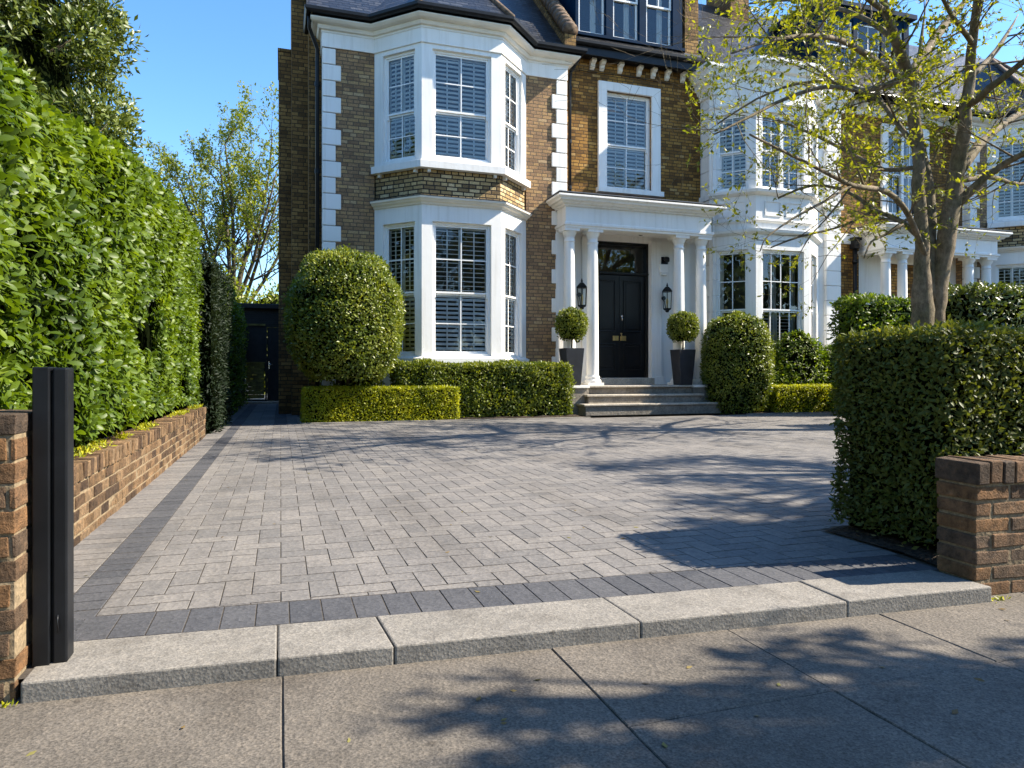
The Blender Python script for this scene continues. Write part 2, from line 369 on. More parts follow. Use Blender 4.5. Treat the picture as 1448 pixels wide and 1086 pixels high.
def leaf_object(name, geo, tone, mats, parent=None, core=None, origin=None):
    V, tri, k = geo; mi = np.zeros(len(tri), int); tn = np.repeat(tone, k)
    if core is not None:
        cv, cf = core; cv = np.array(cv); ct = []
        for f in cf:
            for i in range(1, len(f)-1): ct.append((f[0], f[i], f[i+1]))
        ct = np.array(ct)+len(V); V = np.vstack([V, cv]); tri = np.vstack([tri, ct]); mi = np.concatenate([mi, np.ones(len(ct), int)]); tn = np.concatenate([tn, np.zeros(len(cv))])
    if origin is None: origin = ((V[:, 0].min()+V[:, 0].max())/2, (V[:, 1].min()+V[:, 1].max())/2, V[:, 2].min())
    me = bpy.data.meshes.new(name); V = V-np.array(origin)
    me.vertices.add(len(V)); me.vertices.foreach_set('co', V.ravel())
    me.loops.add(len(tri)*3); me.loops.foreach_set('vertex_index', tri.ravel().astype(np.int32))
    me.polygons.add(len(tri)); me.polygons.foreach_set('loop_start', np.arange(0, len(tri)*3, 3, dtype=np.int32))
    for mm in mats: me.materials.append(mm)
    me.polygons.foreach_set('material_index', mi.astype(np.int32)); me.polygons.foreach_set('use_smooth', np.ones(len(tri), bool)); me.update(calc_edges=True)
    at = me.attributes.new('rnd', 'FLOAT', 'POINT'); at.data.foreach_set('value', tn.astype(np.float32))
    o = bpy.data.objects.new(name, me); COL.objects.link(o); link(o, parent, origin); return o

def box_surface(x0, x1, y0, y1, z0, z1, n, bulge=.05, nscale=1.3, rnd_=.12, seed=0, faces='xXyYZ', zfun=None):
    """points and normals on a rounded, uneven box"""
    dims = {'x': (y1-y0)*(z1-z0), 'X': (y1-y0)*(z1-z0), 'y': (x1-x0)*(z1-z0), 'Y': (x1-x0)*(z1-z0), 'Z': (x1-x0)*(y1-y0)}
    A = np.array([dims[f] for f in faces]); ch = rng.choice(len(faces), n, p=A/A.sum())
    r = rng.random((n, 3)); P = np.array([x0, y0, z0])+r*np.array([x1-x0, y1-y0, z1-z0]); Nn = np.zeros((n, 3))
    for i, f in enumerate(faces):
        k = ch == i
        ax = 'xyz'.index(f.lower()); hi = f.isupper()
        P[k, ax] = (x1, y1, z1)[ax] if hi else (x0, y0, z0)[ax]; Nn[k, ax] = 1 if hi else -1
    c = np.array([(x0+x1)/2, (y0+y1)/2, z0+(z1-z0)*.5]); h = np.array([(x1-x0)/2, (y1-y0)/2, (z1-z0)/2])
    q = np.abs(P-c)-(h-rnd_); q = np.maximum(q, 0)*np.sign(P-c); q[:, 2] = np.where(P[:, 2] < c[2], 0, q[:, 2])
    ln = np.linalg.norm(q, axis=1, keepdims=True); qd = np.where(ln > 1e-6, q/np.maximum(ln, 1e-6), Nn)
    base = P-q; P = np.where(ln > rnd_, base+qd*rnd_, P); Nn = nz(Nn*.5+qd)
    P = P+Nn*(fbm(P, nscale, seed)*bulge)[:, None]
    if zfun is not None: P[:, 2] = z0+(P[:, 2]-z0)*np.array([zfun(x, y) for x, y, _ in P])
    return P, Nn
def core_box(x0, x1, y0, y1, z0, z1, zfun=None, k=8):
    mb = MB(); V, Fc = [], []
    ys = np.linspace(y0, y1, k+1)
    for y in ys:
        f = zfun(0, y) if zfun else 1
        V += [(x0, y, z0), (x1, y, z0), (x1, y, z0+(z1-z0)*f), (x0, y, z0+(z1-z0)*f)]
    for i in range(k):
        for j in range(4): Fc.append((i*4+j, i*4+(j+1) % 4, i*4+4+(j+1) % 4, i*4+4+j))
    Fc += [(0, 1, 2, 3), (k*4, k*4+3, k*4+2, k*4+1)]
    return V, Fc
def leaves_on(P, Nn, L, wr, spread=.8, up=.35, jitter=.03, long=False, fold=.2, lvar=.35):
    n = len(P); rd = nz(rng.normal(size=(n, 3)))
    D = nz(Nn*.55+rd*spread+np.array([0, 0, up])); U = nz(Nn+rng.normal(size=(n, 3))*.35+np.array([0, 0, .3]))
    P = P+rng.normal(size=(n, 3))*jitter-Nn*L*.3
    return leaf_geo(P, D, U, L*(1+lvar*(rng.random(n)*2-1)), wr, fold, long)
def whorls(P, Nn, per, L, wr, up=.5):
    """rosettes of long leaves at the shoot tips"""
    n = len(P); ax = nz(Nn+rng.normal(size=(n, 3))*.45+np.array([0, 0, up]))
    a1 = nz(np.cross(ax, rng.normal(size=(n, 3)))); a2 = np.cross(ax, a1)
    PP, DD, UU, LL = [], [], [], []
    for k in range(per):
        th = 2.4*k+rng.random(n)*.7; el = .15+.75*(k/per)+rng.normal(size=n)*.15
        rad = a1*np.cos(th)[:, None]+a2*np.sin(th)[:, None]
        PP.append(P+ax*(-.05+.10*k/per)[..., None] if False else P+ax*(L*(-.5+.9*k/per)))
        DD.append(rad*np.cos(el)[:, None]+ax*np.sin(el)[:, None]); UU.append(ax*1.0+rad*-.2); LL.append(L*(.5+.75*rng.random(n)))
    return leaf_geo(np.vstack(PP), np.vstack(DD), np.vstack(UU), np.concatenate(LL), wr, .22, True, .18)
def tones(n, P=None, sc=2.0, seed=0, k=.5):
    t = rng.random(n)
    if P is not None: t = np.clip(t*(1-k)+(.5+fbm(P, sc, seed)*.7)*k, 0, 1)
    return t

def box_hedge(name, x0, x1, y0, y1, z0, z1, n, L, wr, m, label, cat='hedge', group=None, bulge=.04, rd=.1, seed=0, faces='xXyZ', inset=.07, long=False, up=.35, ns=1.5):
    P, Nn = box_surface(x0, x1, y0, y1, z0, z1, n, bulge, ns, rd, seed, faces)
    g = leaves_on(P, Nn, L, wr, long=long, up=up, jitter=L*.35)
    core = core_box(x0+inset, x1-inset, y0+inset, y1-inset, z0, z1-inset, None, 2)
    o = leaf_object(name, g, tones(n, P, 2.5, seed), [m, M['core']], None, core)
    return tag(o, label, cat, group)
def dome(cx, cy, prof, n, seed=0, bulge=.04, sy=1):
    """prof: (radius, z) list; points over the surface of revolution"""
    pr = np.array(prof); seglen = np.hypot(np.diff(pr[:, 0]), np.diff(pr[:, 1])); area = seglen*(pr[:-1, 0]+pr[1:, 0]+.02)
    k = rng.choice(len(area), n, p=area/area.sum()); t = rng.random(n)
    r = pr[k, 0]*(1-t)+pr[k+1, 0]*t; z = pr[k, 1]*(1-t)+pr[k+1, 1]*t; th = rng.random(n)*2*math.pi
    P = np.stack([cx+r*np.cos(th), cy+r*np.sin(th), z], 1)
    dr = pr[k+1, 0]-pr[k, 0]; dz = pr[k+1, 1]-pr[k, 1]
    Nn = nz(np.stack([dz*np.cos(th), dz*np.sin(th), -dr], 1)+1e-9)
    P = P+Nn*(fbm(P, 1.8, seed)*bulge)[:, None]
    P[:, 1] = cy+(P[:, 1]-cy)*sy
    return P, Nn
def core_lathe(cx, cy, prof, f=.9, seg=16, sy=1):
    V, Fc = [], []
    for r, z in prof:
        for i in range(seg): a = 2*math.pi*i/seg; V.append((cx+r*f*math.cos(a), cy+r*f*math.sin(a)*sy, z*1.0))
    for k in range(len(prof)-1):
        for i in range(seg): j = (i+1) % seg; Fc.append((k*seg+i, k*seg+j, (k+1)*seg+j, (k+1)*seg+i))
    return V, Fc
def egg(rx, z0, z1, belly=.45, k=14, pw=2.3):
    """profile of a clipped rounded bush"""
    o = []
    for i in range(k+1):
        t = i/k; z = z0+(z1-z0)*t
        q = (t-belly)/(1-belly) if t > belly else (belly-t)/belly*.86
        o.append((max(.01, rx*(max(0, 1-abs(q)**pw))**(1/pw)), z))
    return o

# ------------------------------------------------------------------ windows
def sash_window(house, fr, u0, u1, z0, z1, n=-.075, meet=.5, vb=1, hu=1, hl=1, glass='glass', shut=None, cols=1, name='window', curtain=False, mid=False):
    """box sash window: frame mesh, with pane, shutter and curtain sub-parts"""
    mb = MB(); fw = .055; zm = z0+(z1-z0)*meet
    mb.fbox(fr, u0, u0+fw, n-.10, n, z0, z1); mb.fbox(fr, u1-fw, u1, n-.10, n, z0, z1)
    mb.fbox(fr, u0+fw, u1-fw, n-.10, n, z1-fw, z1); mb.fbox(fr, u0+fw, u1-fw, n-.10, n+.02, z0, z0+.05)
    g = MB(); w = (u1-u0-2*fw)/cols
    for c in range(cols):
        a, b = u0+fw+w*c, u0+fw+w*(c+1)
        if c: mb.fbox(fr, a-.05, a+.05, n-.10, n+.012, z0+.05, z1-fw)
        for (lo, hi, nn, hb) in ((zm, z1-fw, n-.025, hu), (z0+.05, zm, n-.065, hl)):
            st = .042; d = .032
            mb.fbox(fr, a, a+st, nn-d, nn, lo, hi); mb.fbox(fr, b-st, b, nn-d, nn, lo, hi)
            mb.fbox(fr, a+st, b-st, nn-d, nn, hi-st, hi); mb.fbox(fr, a+st, b-st, nn-d, nn, lo, lo+st*(1.3 if lo < zm else 1))
            for k in range(1, vb+1):
                x = a+(b-a)*k/(vb+1); mb.fbox(fr, x-.012, x+.012, nn-.026, nn-.003, lo+st, hi-st)
            for k in range(1, hb+1):
                z = lo+(hi-lo)*k/(hb+1); mb.fbox(fr, a+st, b-st, nn-.027, nn-.004, z-.012, z+.012)
            g.quad(fr.p(a+st, nn-.015, lo+st), fr.p(b-st, nn-.015, lo+st), fr.p(b-st, nn-.015, hi-st), fr.p(a+st, nn-.015, hi-st))
        if meet < .9:                      # sash horns
            for x in (a+.02, b-.02): mb.fbox(fr, x-.02, x+.02, n-.055, n-.02, zm-.10, zm)
    win = mb.build(name, M['frame'], house)
    g.build('pane', M[glass], win)
    if shut:
        npan, tlo, thi = shut; pw = (u1-u0-2*fw)/npan
        for k in range(npan):
            s = MB(); a = u0+fw+pw*k+.004; b = a+pw-.008; ns = n-.112; st = .038
            s.fbox(fr, a, a+st, ns-.028, ns, z0+.06, z1-.06); s.fbox(fr, b-st, b, ns-.028, ns, z0+.06, z1-.06)
            for (lo, hi, tl) in ((z0+.06, zm-.02, tlo), (zm-.02, z1-.06, thi)):
                s.fbox(fr, a+st, b-st, ns-.028, ns, lo, lo+.06); s.fbox(fr, a+st, b-st, ns-.028, ns, hi-.06, hi)
                cnt = max(3, int((hi-lo-.12)/.098)); h = (hi-lo-.12)/cnt
                for i in range(cnt):
                    zc = lo+.06+h*(i+.5); t = R(tl+random.uniform(-2, 2)); dz, dn = .037*math.sin(t), .037*math.cos(t); ez, en = .0075*math.cos(t), .0075*math.sin(t)
                    A, B = a+st+.003, b-st-.003; c_ = ns-.014
                    vs = []
                    for u in (A, B):
                        for (sn, sz) in ((1, 1), (1, -1), (-1, -1), (-1, 1)):
                            vs.append(fr.p(u, c_+sn*dn+(en if sz > 0 else -en), zc-sn*dz+(ez if sz > 0 else -ez)))
                    s.add(vs, [(0, 1, 2, 3), (7, 6, 5, 4), (0, 4, 5, 1), (1, 5, 6, 2), (2, 6, 7, 3), (3, 7, 4, 0)])
                um = (a+b)/2; s.fbox(fr, um-.014, um+.014, ns+.018, ns+.028, lo+.09, hi-.09)
            s.build('shutter', M['shutter'], win)
    if curtain:
        for (ca, cb) in curtain:
            s = MB(); A = u0+(u1-u0)*ca; B = u0+(u1-u0)*cb; kk = 26; vs = []
            for i in range(kk+1):
                u = A+(B-A)*i/kk; nn = n-.24+.03*math.sin(i*1.35)+.012*math.sin(i*2.9)
                for z in (z0+.03, z1-.03): vs += [fr.p(u, nn, z), fr.p(u, nn-.012, z)]
            fs = []
            for i in range(kk):
                o = i*4; fs += [(o, o+4, o+6, o+2), (o+1, o+3, o+7, o+5)]
            s.add(vs, fs, 0, .5, True).build('curtain', M['curtain'], win)
    return win
def room(mb, fr, u0, u1, z0, z1, n=-.34, d=.75):
    a, b, c, e = u0-.08, u1+.08, z0-.05, z1+.05
    P = lambda u, nn, z: fr.p(u, nn, z)
    mb.quad(P(a, n-d, c), P(b, n-d, c), P(b, n-d, e), P(a, n-d, e))
    mb.quad(P(a, n, c), P(a, n-d, c), P(a, n-d, e), P(a, n, e)); mb.quad(P(b, n, c), P(b, n-d, c), P(b, n-d, e), P(b, n, e))
    mb.quad(P(a, n, e), P(b, n, e), P(b, n-d, e), P(a, n-d, e)); mb.quad(P(a, n, c), P(b, n, c), P(b, n-d, c), P(a, n-d, c))

CORN = [(0, 8.74), (.05, 8.74), (.05, 8.79), (.10, 8.80), (.13, 8.85), (.13, 8.875), (.19, 8.88), (.24, 8.90), (.29, 8.945), (.29, 8.97), (0, 8.97)]
LCORN = [(0, 4.80), (.03, 4.80), (.05, 4.84), (.10, 4.86), (.13, 4.90), (.16, 4.91), (.17, 4.95), (0, 4.99)]
def gutter(mb, path, z, o):
    mb.sweep(path, [(o-.12, z+.06), (o-.11, z), (o-.06, z-.05), (o, z-.04), (o+.03, z), (o+.035, z+.065), (o+.015, z+.065), (o+.0, z+.02), (o-.09, z+.02), (o-.1, z+.06)])

def bay_block(h, X0, X1, b, Yw, p, brick, quoin_l=True, quoin_r=True, side_l=.8, side_r=.5):
    """brick front with a two-storey canted bay: shared by the near house and the far one"""
    xl, xfl, xfr, xr = b; Yf = Yw-p
    path_b = [(xl, Yw), (xfl, Yf), (xfr, Yf), (xr, Yw)]
    path = [(X0, Yw+side_l), (X0, Yw)]+path_b+[(X1, Yw), (X1, Yw+side_r)]
    w = MB()
    w.wall(F(X0, Yw), 0, xl-X0, 0, 8.45); w.wall(F(xr, Yw), 0, X1-xr, 0, 8.45)
    w.wall(F(X0, Yw+side_l, -90), 0, side_l, 0, 8.9); w.wall(F(X1, Yw, 90), 0, side_r, 0, 8.9)
    w.build('wall', M[brick], h, uv=True)
    af = math.degrees(math.atan2(p, xfl-xl)); ll = math.hypot(p, xfl-xl); ar = math.degrees(math.atan2(p, xr-xfr)); lr = math.hypot(p, xr-xfr)
    fl, ff, frr = F(xl, Yw, -af), F(xfl, Yf, 0), F(xfr, Yf, ar)
    wf = xfr-xfl; eg = .245
    fac = [(fl, ll, .235, ll-.185), (ff, wf, eg, wf-eg), (frr, lr, .185, lr-.235)]
    g = MB(); u = MB(); ap = MB(); rooms = MB()
    for fr, ln, a, c in fac:
        g.wall(fr, 0, ln, 0, 4.82, [(a, c, 1.40, 4.43)], .24); u.wall(fr, 0, ln, 5.74, 8.78, [(a, c, 5.86, 8.32)], .24)
        rooms_z = ((1.40, 4.43), (5.86, 8.32))
        for z0, z1 in rooms_z: room(rooms, fr, a, c, z0, z1)
    g.sweep(path_b, [(0, 1.24), (.10, 1.24), (.10, 1.34), (0, 1.385)])
    g.build('lower_bay', M['white'], h)
    u.sweep(path_b, [(-.02, 5.60), (.13, 5.60), (.135, 5.755), (.02, 5.80), (-.02, 5.80)])
    u.build('upper_bay', M['white'], h)
    ap.sweep(path_b, [(-.10, 4.93), (-.035, 4.93), (-.035, 5.62), (-.10, 5.62)]).build('bay_apron', M['brick_yellow'], h, uv=True)
    for fr, ln, a, c in fac:
        for x in (.16, ln-.16): kb = MB(); kb.fbox(fr, x-.035, x+.035, -.034, .05, 5.52, 5.60); kb.build('sill_bracket', M['cream'], h)
    for i, (fr, ln, a, c) in enumerate(fac):
        sash_window(h, fr, a, c, 5.86, 8.32, meet=.445, hu=1, hl=1, glass='glass_up', shut=(2, 53, 52))
        sash_window(h, fr, a, c, 1.40, 4.43, meet=.47, hu=1, hl=1, glass='glass_bay', shut=(2, 46, 10))
    rooms.build('interior', M['dark'], h)
    fz = MB(); fz.sweep(path, [(0, 8.42), (.035, 8.42), (.035, 8.745), (0, 8.745)]); fz.build('frieze', M['white'], h, bevel=.004)
    cn = MB(); cn.sweep(path, CORN); cn.build('cornice', M['cream'], h)
    lc = MB(); lc.sweep(path_b, LCORN); lc.build('bay_cornice', M['cream'], h)
    ld = MB(); ld.sweep(path_b, [(-.03, 4.985), (.175, 4.952), (.18, 4.965), (-.03, 5.0)]); ld.build('lead_flashing', M['lead'], h)
    fa = MB(); fa.sweep(path, [(0, 8.972), (.255, 8.972), (.255, 9.07), (0, 9.07)]); fa.build('fascia', M['blackmetal'], h)
    gt = MB(); gutter(gt, path, 9.06, .385); gt.build('gutter', M['blackmetal'], h)
    for on, xc, sg in ((quoin_l, X0, 1), (quoin_r, X1, -1)):
        if not on: continue
        z = 8.395; k = 0
        while z > .3:
            ln = .27 if k % 2 == 0 else .39; q = MB(); lo = z-.352
            xa, xb = (xc-.022, xc+ln) if sg > 0 else (xc-ln, xc+.022)
            q.box(xa, xb, Yw-.035, Yw+.25, lo, z); q.build('quoin', M['white'], h, bevel=.012)
            z -= .367; k += 1
    return path

# ------------------------------------------------------------------ columns, portico and doors
def column(mb, x, y, z0, z1, r=.148):
    H = z1-z0
    mb.box(x-r*1.45, x+r*1.45, y-r*1.45, y+r*1.45, z0, z0+.07)
    pr = [(r*1.42, z0+.07), (r*1.46, z0+.10), (r*1.40, z0+.135), (r*1.2, z0+.15), (r*1.16, z0+.17), (r*1.25, z0+.19), (r*1.22, z0+.22), (r*1.05, z0+.245)]
    for i in range(9):
        t = i/8; pr.append((r*(1.03-.17*t**1.6), z0+.27+(H-.62)*t))
    zt = z1
    pr += [(r*.86, zt-.34), (r*.97, zt-.33), (r*.97, zt-.305), (r*.86, zt-.295), (r*.86, zt-.19), (r*.98, zt-.18), (r*1.0, zt-.16), (r*1.18, zt-.11), (r*1.24, zt-.075)]
    mb.lathe(x, y, pr, 28)
    mb.box(x-r*1.36, x+r*1.36, y-r*1.36, y+r*1.36, z1-.075, z1)
PCORN = [(0, 5.10), (.04, 5.10), (.06, 5.14), (.12, 5.155), (.15, 5.20), (.21, 5.21), (.23, 5.25), (.28, 5.29), (.28, 5.335), (0, 5.37)]
def portico(h, xa, xb, Yf, Yback, cols, z0):
    e = MB(); path = [(xa, Yback), (xa, Yf), (xb, Yf), (xb, Yback)]
    e.sweep(path, [(-.32, 4.58), (.02, 4.58), (.02, 4.63), (.05, 4.64), (.05, 4.70), (0, 4.715), (0, 5.12), (-.32, 5.12)])
    e.sweep(path, PCORN)
    e.box(xa+.05, xb-.05, Yf+.05, Yback, 4.70, 4.76); e.box(xa+.02, xb-.02, Yf+.02, Yback, 5.12, 5.36)
    p = e.build('portico', M['white'], h, bevel=.004)
    l = MB(); l.box(xa-.27, xb+.27, Yf-.27, Yback, 5.372, 5.395); l.build('lead_roof', M['lead'], p)
    for x, y in cols:
        c = MB(); column(c, x, y, z0, 4.585); c.build('column', M['white'], p)
    return p
def front_door(h, fr, w, z0, ztop, zfan, n=-.12):
    """double leaf door under a fanlight; fr origin at the centre of the opening"""
    d = MB(); a = w/2
    d.fbox(fr, -a, -a+.075, n-.12, n+.03, z0, zfan); d.fbox(fr, a-.075, a, n-.12, n+.03, z0, zfan)
    d.fbox(fr, -a+.075, a-.075, n-.12, n+.03, zfan-.075, zfan); d.fbox(fr, -a+.075, a-.075, n-.12, n+.03, ztop, ztop+.075)
    d.fbox(fr, -a-.0, a, n+.031, n+.06, ztop+.02, ztop+.06)
    door = d.build('front_door', M['black'], h, bevel=.006)
    for s in (-1, 1):
        lf = MB(); x0, x1 = (-a+.077, -.003) if s < 0 else (.003, a-.077)
        H = ztop-z0; lf.fbox(fr, x0, x1, n-.06, n-.02, z0+.005, ztop-.003)
        st = .115; zl = z0+H*.385
        for (p0, p1) in ((z0+.20, z0+H*.335), (z0+H*.445, ztop-.14)):
            for (q0, q1, r0, r1) in ((x0+st, x1-st, p1-.035, p1), (x0+st, x1-st, p0, p0+.035), (x0+st, x0+st+.035, p0+.035, p1-.035), (x1-st-.035, x1-st, p0+.035, p1-.035)):
                lf.fbox(fr, q0, q1, n-.021, n+.008, r0, r1)
            lf.fbox(fr, x0+st+.075, x1-st-.075, n-.021, n-.002, p0+.075, p1-.075)
        o = lf.build('door_leaf', M['black'], door, bevel=.012, seg=2)
        lp = MB(); xc = -.11 if s < 0 else .115
        lp.fbox(fr, xc-.085, xc+.085, n-.02, n-.006, zl-.065, zl+.065); lp.fbox(fr, xc-.06, xc+.06, n-.006, n+.002, zl-.025, zl+.03)
        lp.build('letter_plate', M['brass'], door, bevel=.004)
    kn = MB(); kn.tube([fr.p(.06, n-.02, z0+H*.60), fr.p(.06, n+.04, z0+H*.60)], [.016, .03], 10); kn.tube([fr.p(.06, n+.03, z0+H*.60), fr.p(.065, n+.03, z0+H*.555)], .012, 8); kn.build('knob', M['chrome'], door)
    kk = MB(); kk.tube([fr.p(.05, n-.02, z0+H*.43), fr.p(.05, n+.02, z0+H*.43)], .02, 10); kk.tube([fr.p(.05, n+.02, z0+H*.43), fr.p(.055, n+.025, z0+H*.395)], .01, 8); kk.build('lock', M['brass'], door)
    g = MB(); g.quad(fr.p(-a+.075, n-.05, ztop+.075), fr.p(a-.075, n-.05, ztop+.075), fr.p(a-.075, n-.05, zfan-.075), fr.p(-a+.075, n-.05, zfan-.075)); g.build('fanlight_pane', M['glass'], door)
    return door

# ================================================================== THE SETTING
g = MB(); g.quad((-120, -120, -.10), (120, -120, -.10), (120, 160, -.10), (-120, 160, -.10))
structure(g.build('ground', M['road']))
yk_f = lambda x: 2.645-.060*(x+.8)      # street side of the threshold stones
yk_b = lambda x: 3.005-.072*(x+.8)

# --- pavement of wide aggregate slabs
pv = MB(); pv.add([(-14, -1.5, -.072), (14, -1.5, -.072), (14, 2.75, -.072), (-14, 3.6, -.072)], [(0, 1, 2, 3)], 1)
xs = [-6.2, -5.1, -4.1, -3.2, -2.1, -1.05, .005, .995, 1.765, 2.515, 3.42, 4.3, 5.2, 6.1, 7.2, 8.4]
for i, (a, b) in enumerate(zip(xs, xs[1:])):
    rows = [-1.4, -.55, .35, 1.15, 1.905 if a > .9 else 1.45, 2.72 if a > 2 else 2.95]
    for c, d in zip(rows, rows[1:]):
        gp = .0018; j = lambda: random.uniform(-.0018, .0018); t0, t1 = -.004*0, 0
        zt = -.065+random.uniform(-.0015, .0015); nb = 9
        V = [(a+gp+j(), c+gp+j())]; V = []
        for k in range(nb): V.append((a+gp+(b-a-2*gp)*k/nb, c+gp+j()))
        for k in range(nb): V.append((b-gp+j(), c+gp+(d-c-2*gp)*k/nb))
        for k in range(nb): V.append((b-gp-(b-a-2*gp)*k/nb, d-gp+j()))
        for k in range(nb): V.append((a+gp+j(), d-gp-(d-c-2*gp)*k/nb))
        cx, cy = (a+b)/2, (c+d)/2; n = len(V)
        inn = [(x+(cx-x)*.008, y+(cy-y)*.010) for x, y in V]
        pv.add([(x, y, -.078) for x, y in V]+[(x, y, zt-.004) for x, y in V]+[(x, y, zt) for x, y in inn],
               [(k, (k+1) % n, n+(k+1) % n, n+k) for k in range(n)]+[(n+k, n+(k+1) % n, 2*n+(k+1) % n, 2*n+k) for k in range(n)]+[tuple(range(2*n, 3*n))])
structure(pv.build('pavement', [M['pavement'], M['slabjoint']]))

# --- driveway: herringbone pavers with charcoal soldier borders
def clip(poly, a, b, c):        # keep a*x+b*y >= c
    o = []
    for i, p in enumerate(poly):
        q = poly[(i+1) % len(poly)]; dp, dq = a*p[0]+b*p[1]-c, a*q[0]+b*q[1]-c
        if dp >= 0: o.append(p)
        if (dp >= 0) != (dq >= 0): t = dp/(dp-dq); o.append((p[0]+(q[0]-p[0])*t, p[1]+(q[1]-p[1])*t))
    return o
def area(p): return abs(sum(p[i][0]*p[(i+1) % len(p)][1]-p[(i+1) % len(p)][0]*p[i][1] for i in range(len(p))))/2
dv = MB()
def paver(poly, m, z=0.0, gap=.0026, ch=.0016):
    if len(poly) < 3 or area(poly) < 6e-4: return
    cx = sum(p[0] for p in poly)/len(poly); cy = sum(p[1] for p in poly)/len(poly)
    def ins(d):
        return [(x-(1 if x > cx else -1)*min(d, abs(x-cx)*.6), y-(1 if y > cy else -1)*min(d*1.9, abs(y-cy)*.6)) for x, y in poly]
    zt = z+random.uniform(-.0008, .0008); n = len(poly); A, B = ins(gap), ins(gap+ch)
    tx, ty = random.uniform(-.003, .003), random.uniform(-.003, .003)
    dv.add([(x, y, zt-.008) for x, y in A]+[(x, y, zt-.0012) for x, y in A]+[(x, y, zt+(x-cx)*tx+(y-cy)*ty) for x, y in B],
           [(k, (k+1) % n, n+(k+1) % n, n+k) for k in range(n)]+[(n+k, n+(k+1) % n, 2*n+(k+1) % n, 2*n+k) for k in range(n)]+[tuple(range(2*n, 3*n))], m, random.random())
XW, XB0, XB1, XR, YE = -1.13, -.89, -.725, 14.2, 14.42
sl = .066
fy = lambda x: 3.285-sl*(x+.725)          # inner edge of the front border
w = .1255
i0 = int(XB1/w)-3; 
for iy in range(int(1.9/w), int(YE/w)+2):
    for ix in range(i0, int(XR/w)+2):
        v = (ix-iy) % 4; x, y = ix*w, iy*w
        if v == 0: q = [(x, y), (x+2*w, y), (x+2*w, y+w), (x, y+w)]
        elif v == 3: q = [(x, y), (x+w, y), (x+w, y+2*w), (x, y+2*w)]
        else: continue
        if x > 7.5 and y < 4.5: continue
        q = clip(q, 1, 0, XB1); q = q and clip(q, -1, 0, -XR); q = q and clip(q, 0, -1, -YE)
        q = q and clip(q, sl, 1, fy(0)+0.0)
        if q and y < 3.66: q = clip(q, -1, .19, -3.19+.19*2.72) if y+w*2 < 3.75 else (clip(q, 0, 1, 3.66) if x > 3.1 else q)
        if q: paver(q, 0)
y = 3.0
while y < 14.4:                            # charcoal edge and pale soldier course beside the low wall
    dy = .127; paver([(XB0, y), (XB1, y), (XB1, y+dy), (XB0, y+dy)], 1); paver([(XW-.02, y+.03), (XB0, y+.03), (XB0, y+dy+.03), (XW-.02, y+dy+.03)], 0); y += dy
x = XB0
while x < 3.12:                            # charcoal border behind the threshold stones
    dx = .132; paver([(x, yk_b(x)), (x+dx, yk_b(x+dx)), (x+dx, fy(x+dx)), (x, fy(x))], 1); x += dx
dv.add([(-1.2, 2.7, -.0028), (14.4, 2.4, -.0028), (14.4, 14.5, -.0028), (-1.2, 14.5, -.0028)], [(0, 1, 2, 3)], 2)
structure(dv.build('driveway', [M['paver'], M['paverdark'], M['joint']], rnd=True))

# --- side path to the shed
dv = MB(); x0s = [-1.15, -.93, -.72, -.42, -.12, .12, .38]
for i, (a, b) in enumerate(zip(x0s, x0s[1:])):
    y = 14.45-random.random()*.2 if i != 0 else 14.45; y = 14.43
    ln = random.uniform(.3, .6); y2 = y+ln
    while y < 26:
        paver([(a, y), (b, y), (b, y2), (a, y2)], 1 if i in (1, 4) else 0, 0, .004, .004); y = y2; y2 += .62
dv.add([(-1.3, 14.43, -.006), (.92, 14.43, -.006), (.92, 27, -.006), (-1.3, 27, -.006)], [(0, 1, 2, 3)], 2)
structure(dv.build('path', [M['slab'], M['paverdark'], M['joint']], rnd=True))

# --- planting soil
def soil_patch(mb, x0, x1, y0, y1, z, amp=.03, step=.12):
    nx, ny = max(2, int((x1-x0)/step)), max(2, int((y1-y0)/step)); V, Fc = [], []
    for j in range(ny+1):
        for i in range(nx+1):
            x, y = x0+(x1-x0)*i/nx, y0+(y1-y0)*j/ny; e = min(1, min(i, nx-i, j, ny-j)/2)
            V.append((x, y, z+e*(amp*1.2+amp*mnoise.noise(Vector((x*4, y*4, 3)))+amp*.6*mnoise.noise(Vector((x*14, y*14, 1))))))
    for j in range(ny):
        for i in range(nx): Fc.append((j*(nx+1)+i, j*(nx+1)+i+1, (j+1)*(nx+1)+i+1, (j+1)*(nx+1)+i))
    mb.add(V, Fc, 0, .5, True)
so = MB(); soil_patch(so, .40, 6.62, 14.50, 16.5, .005); soil_patch(so, 10.78, 20, 14.50, 16.6, .005)
so.add([(-30, 2.9, -.05), (-1.2, 2.9, -.05), (-1.2, 40, -.05), (-30, 40, -.05)], [(0, 1, 2, 3)])
so.add([(14.1, 3.9, .0), (40, 3.9, .0), (40, 30, .0), (14.1, 30, .0)], [(0, 1, 2, 3)])
V = [(3.19, 2.62, .012), (9, 2.4, .012), (9, 3.66, .012), (3.36, 3.66, .012)]; so.add(V, [(0, 1, 2, 3)])
soil_patch(so, 3.25, 3.9, 2.75, 3.62, .014, .02, .05); soil_patch(so, 10.2, 11.7, 8.9, 10.3, .012, .03, .12)
structure(so.build('soil', M['soil']))
ed = MB(); ed.box(.38, 6.62, 14.43, 14.495, -.02, .022); ed.box(10.78, 14.2, 14.43, 14.495, -.02, .022); ed.box(.33, .40, 14.43, 16.4, -.02, .022)
structure(ed.build('bed_edging', M['kerb'], bevel=.008))

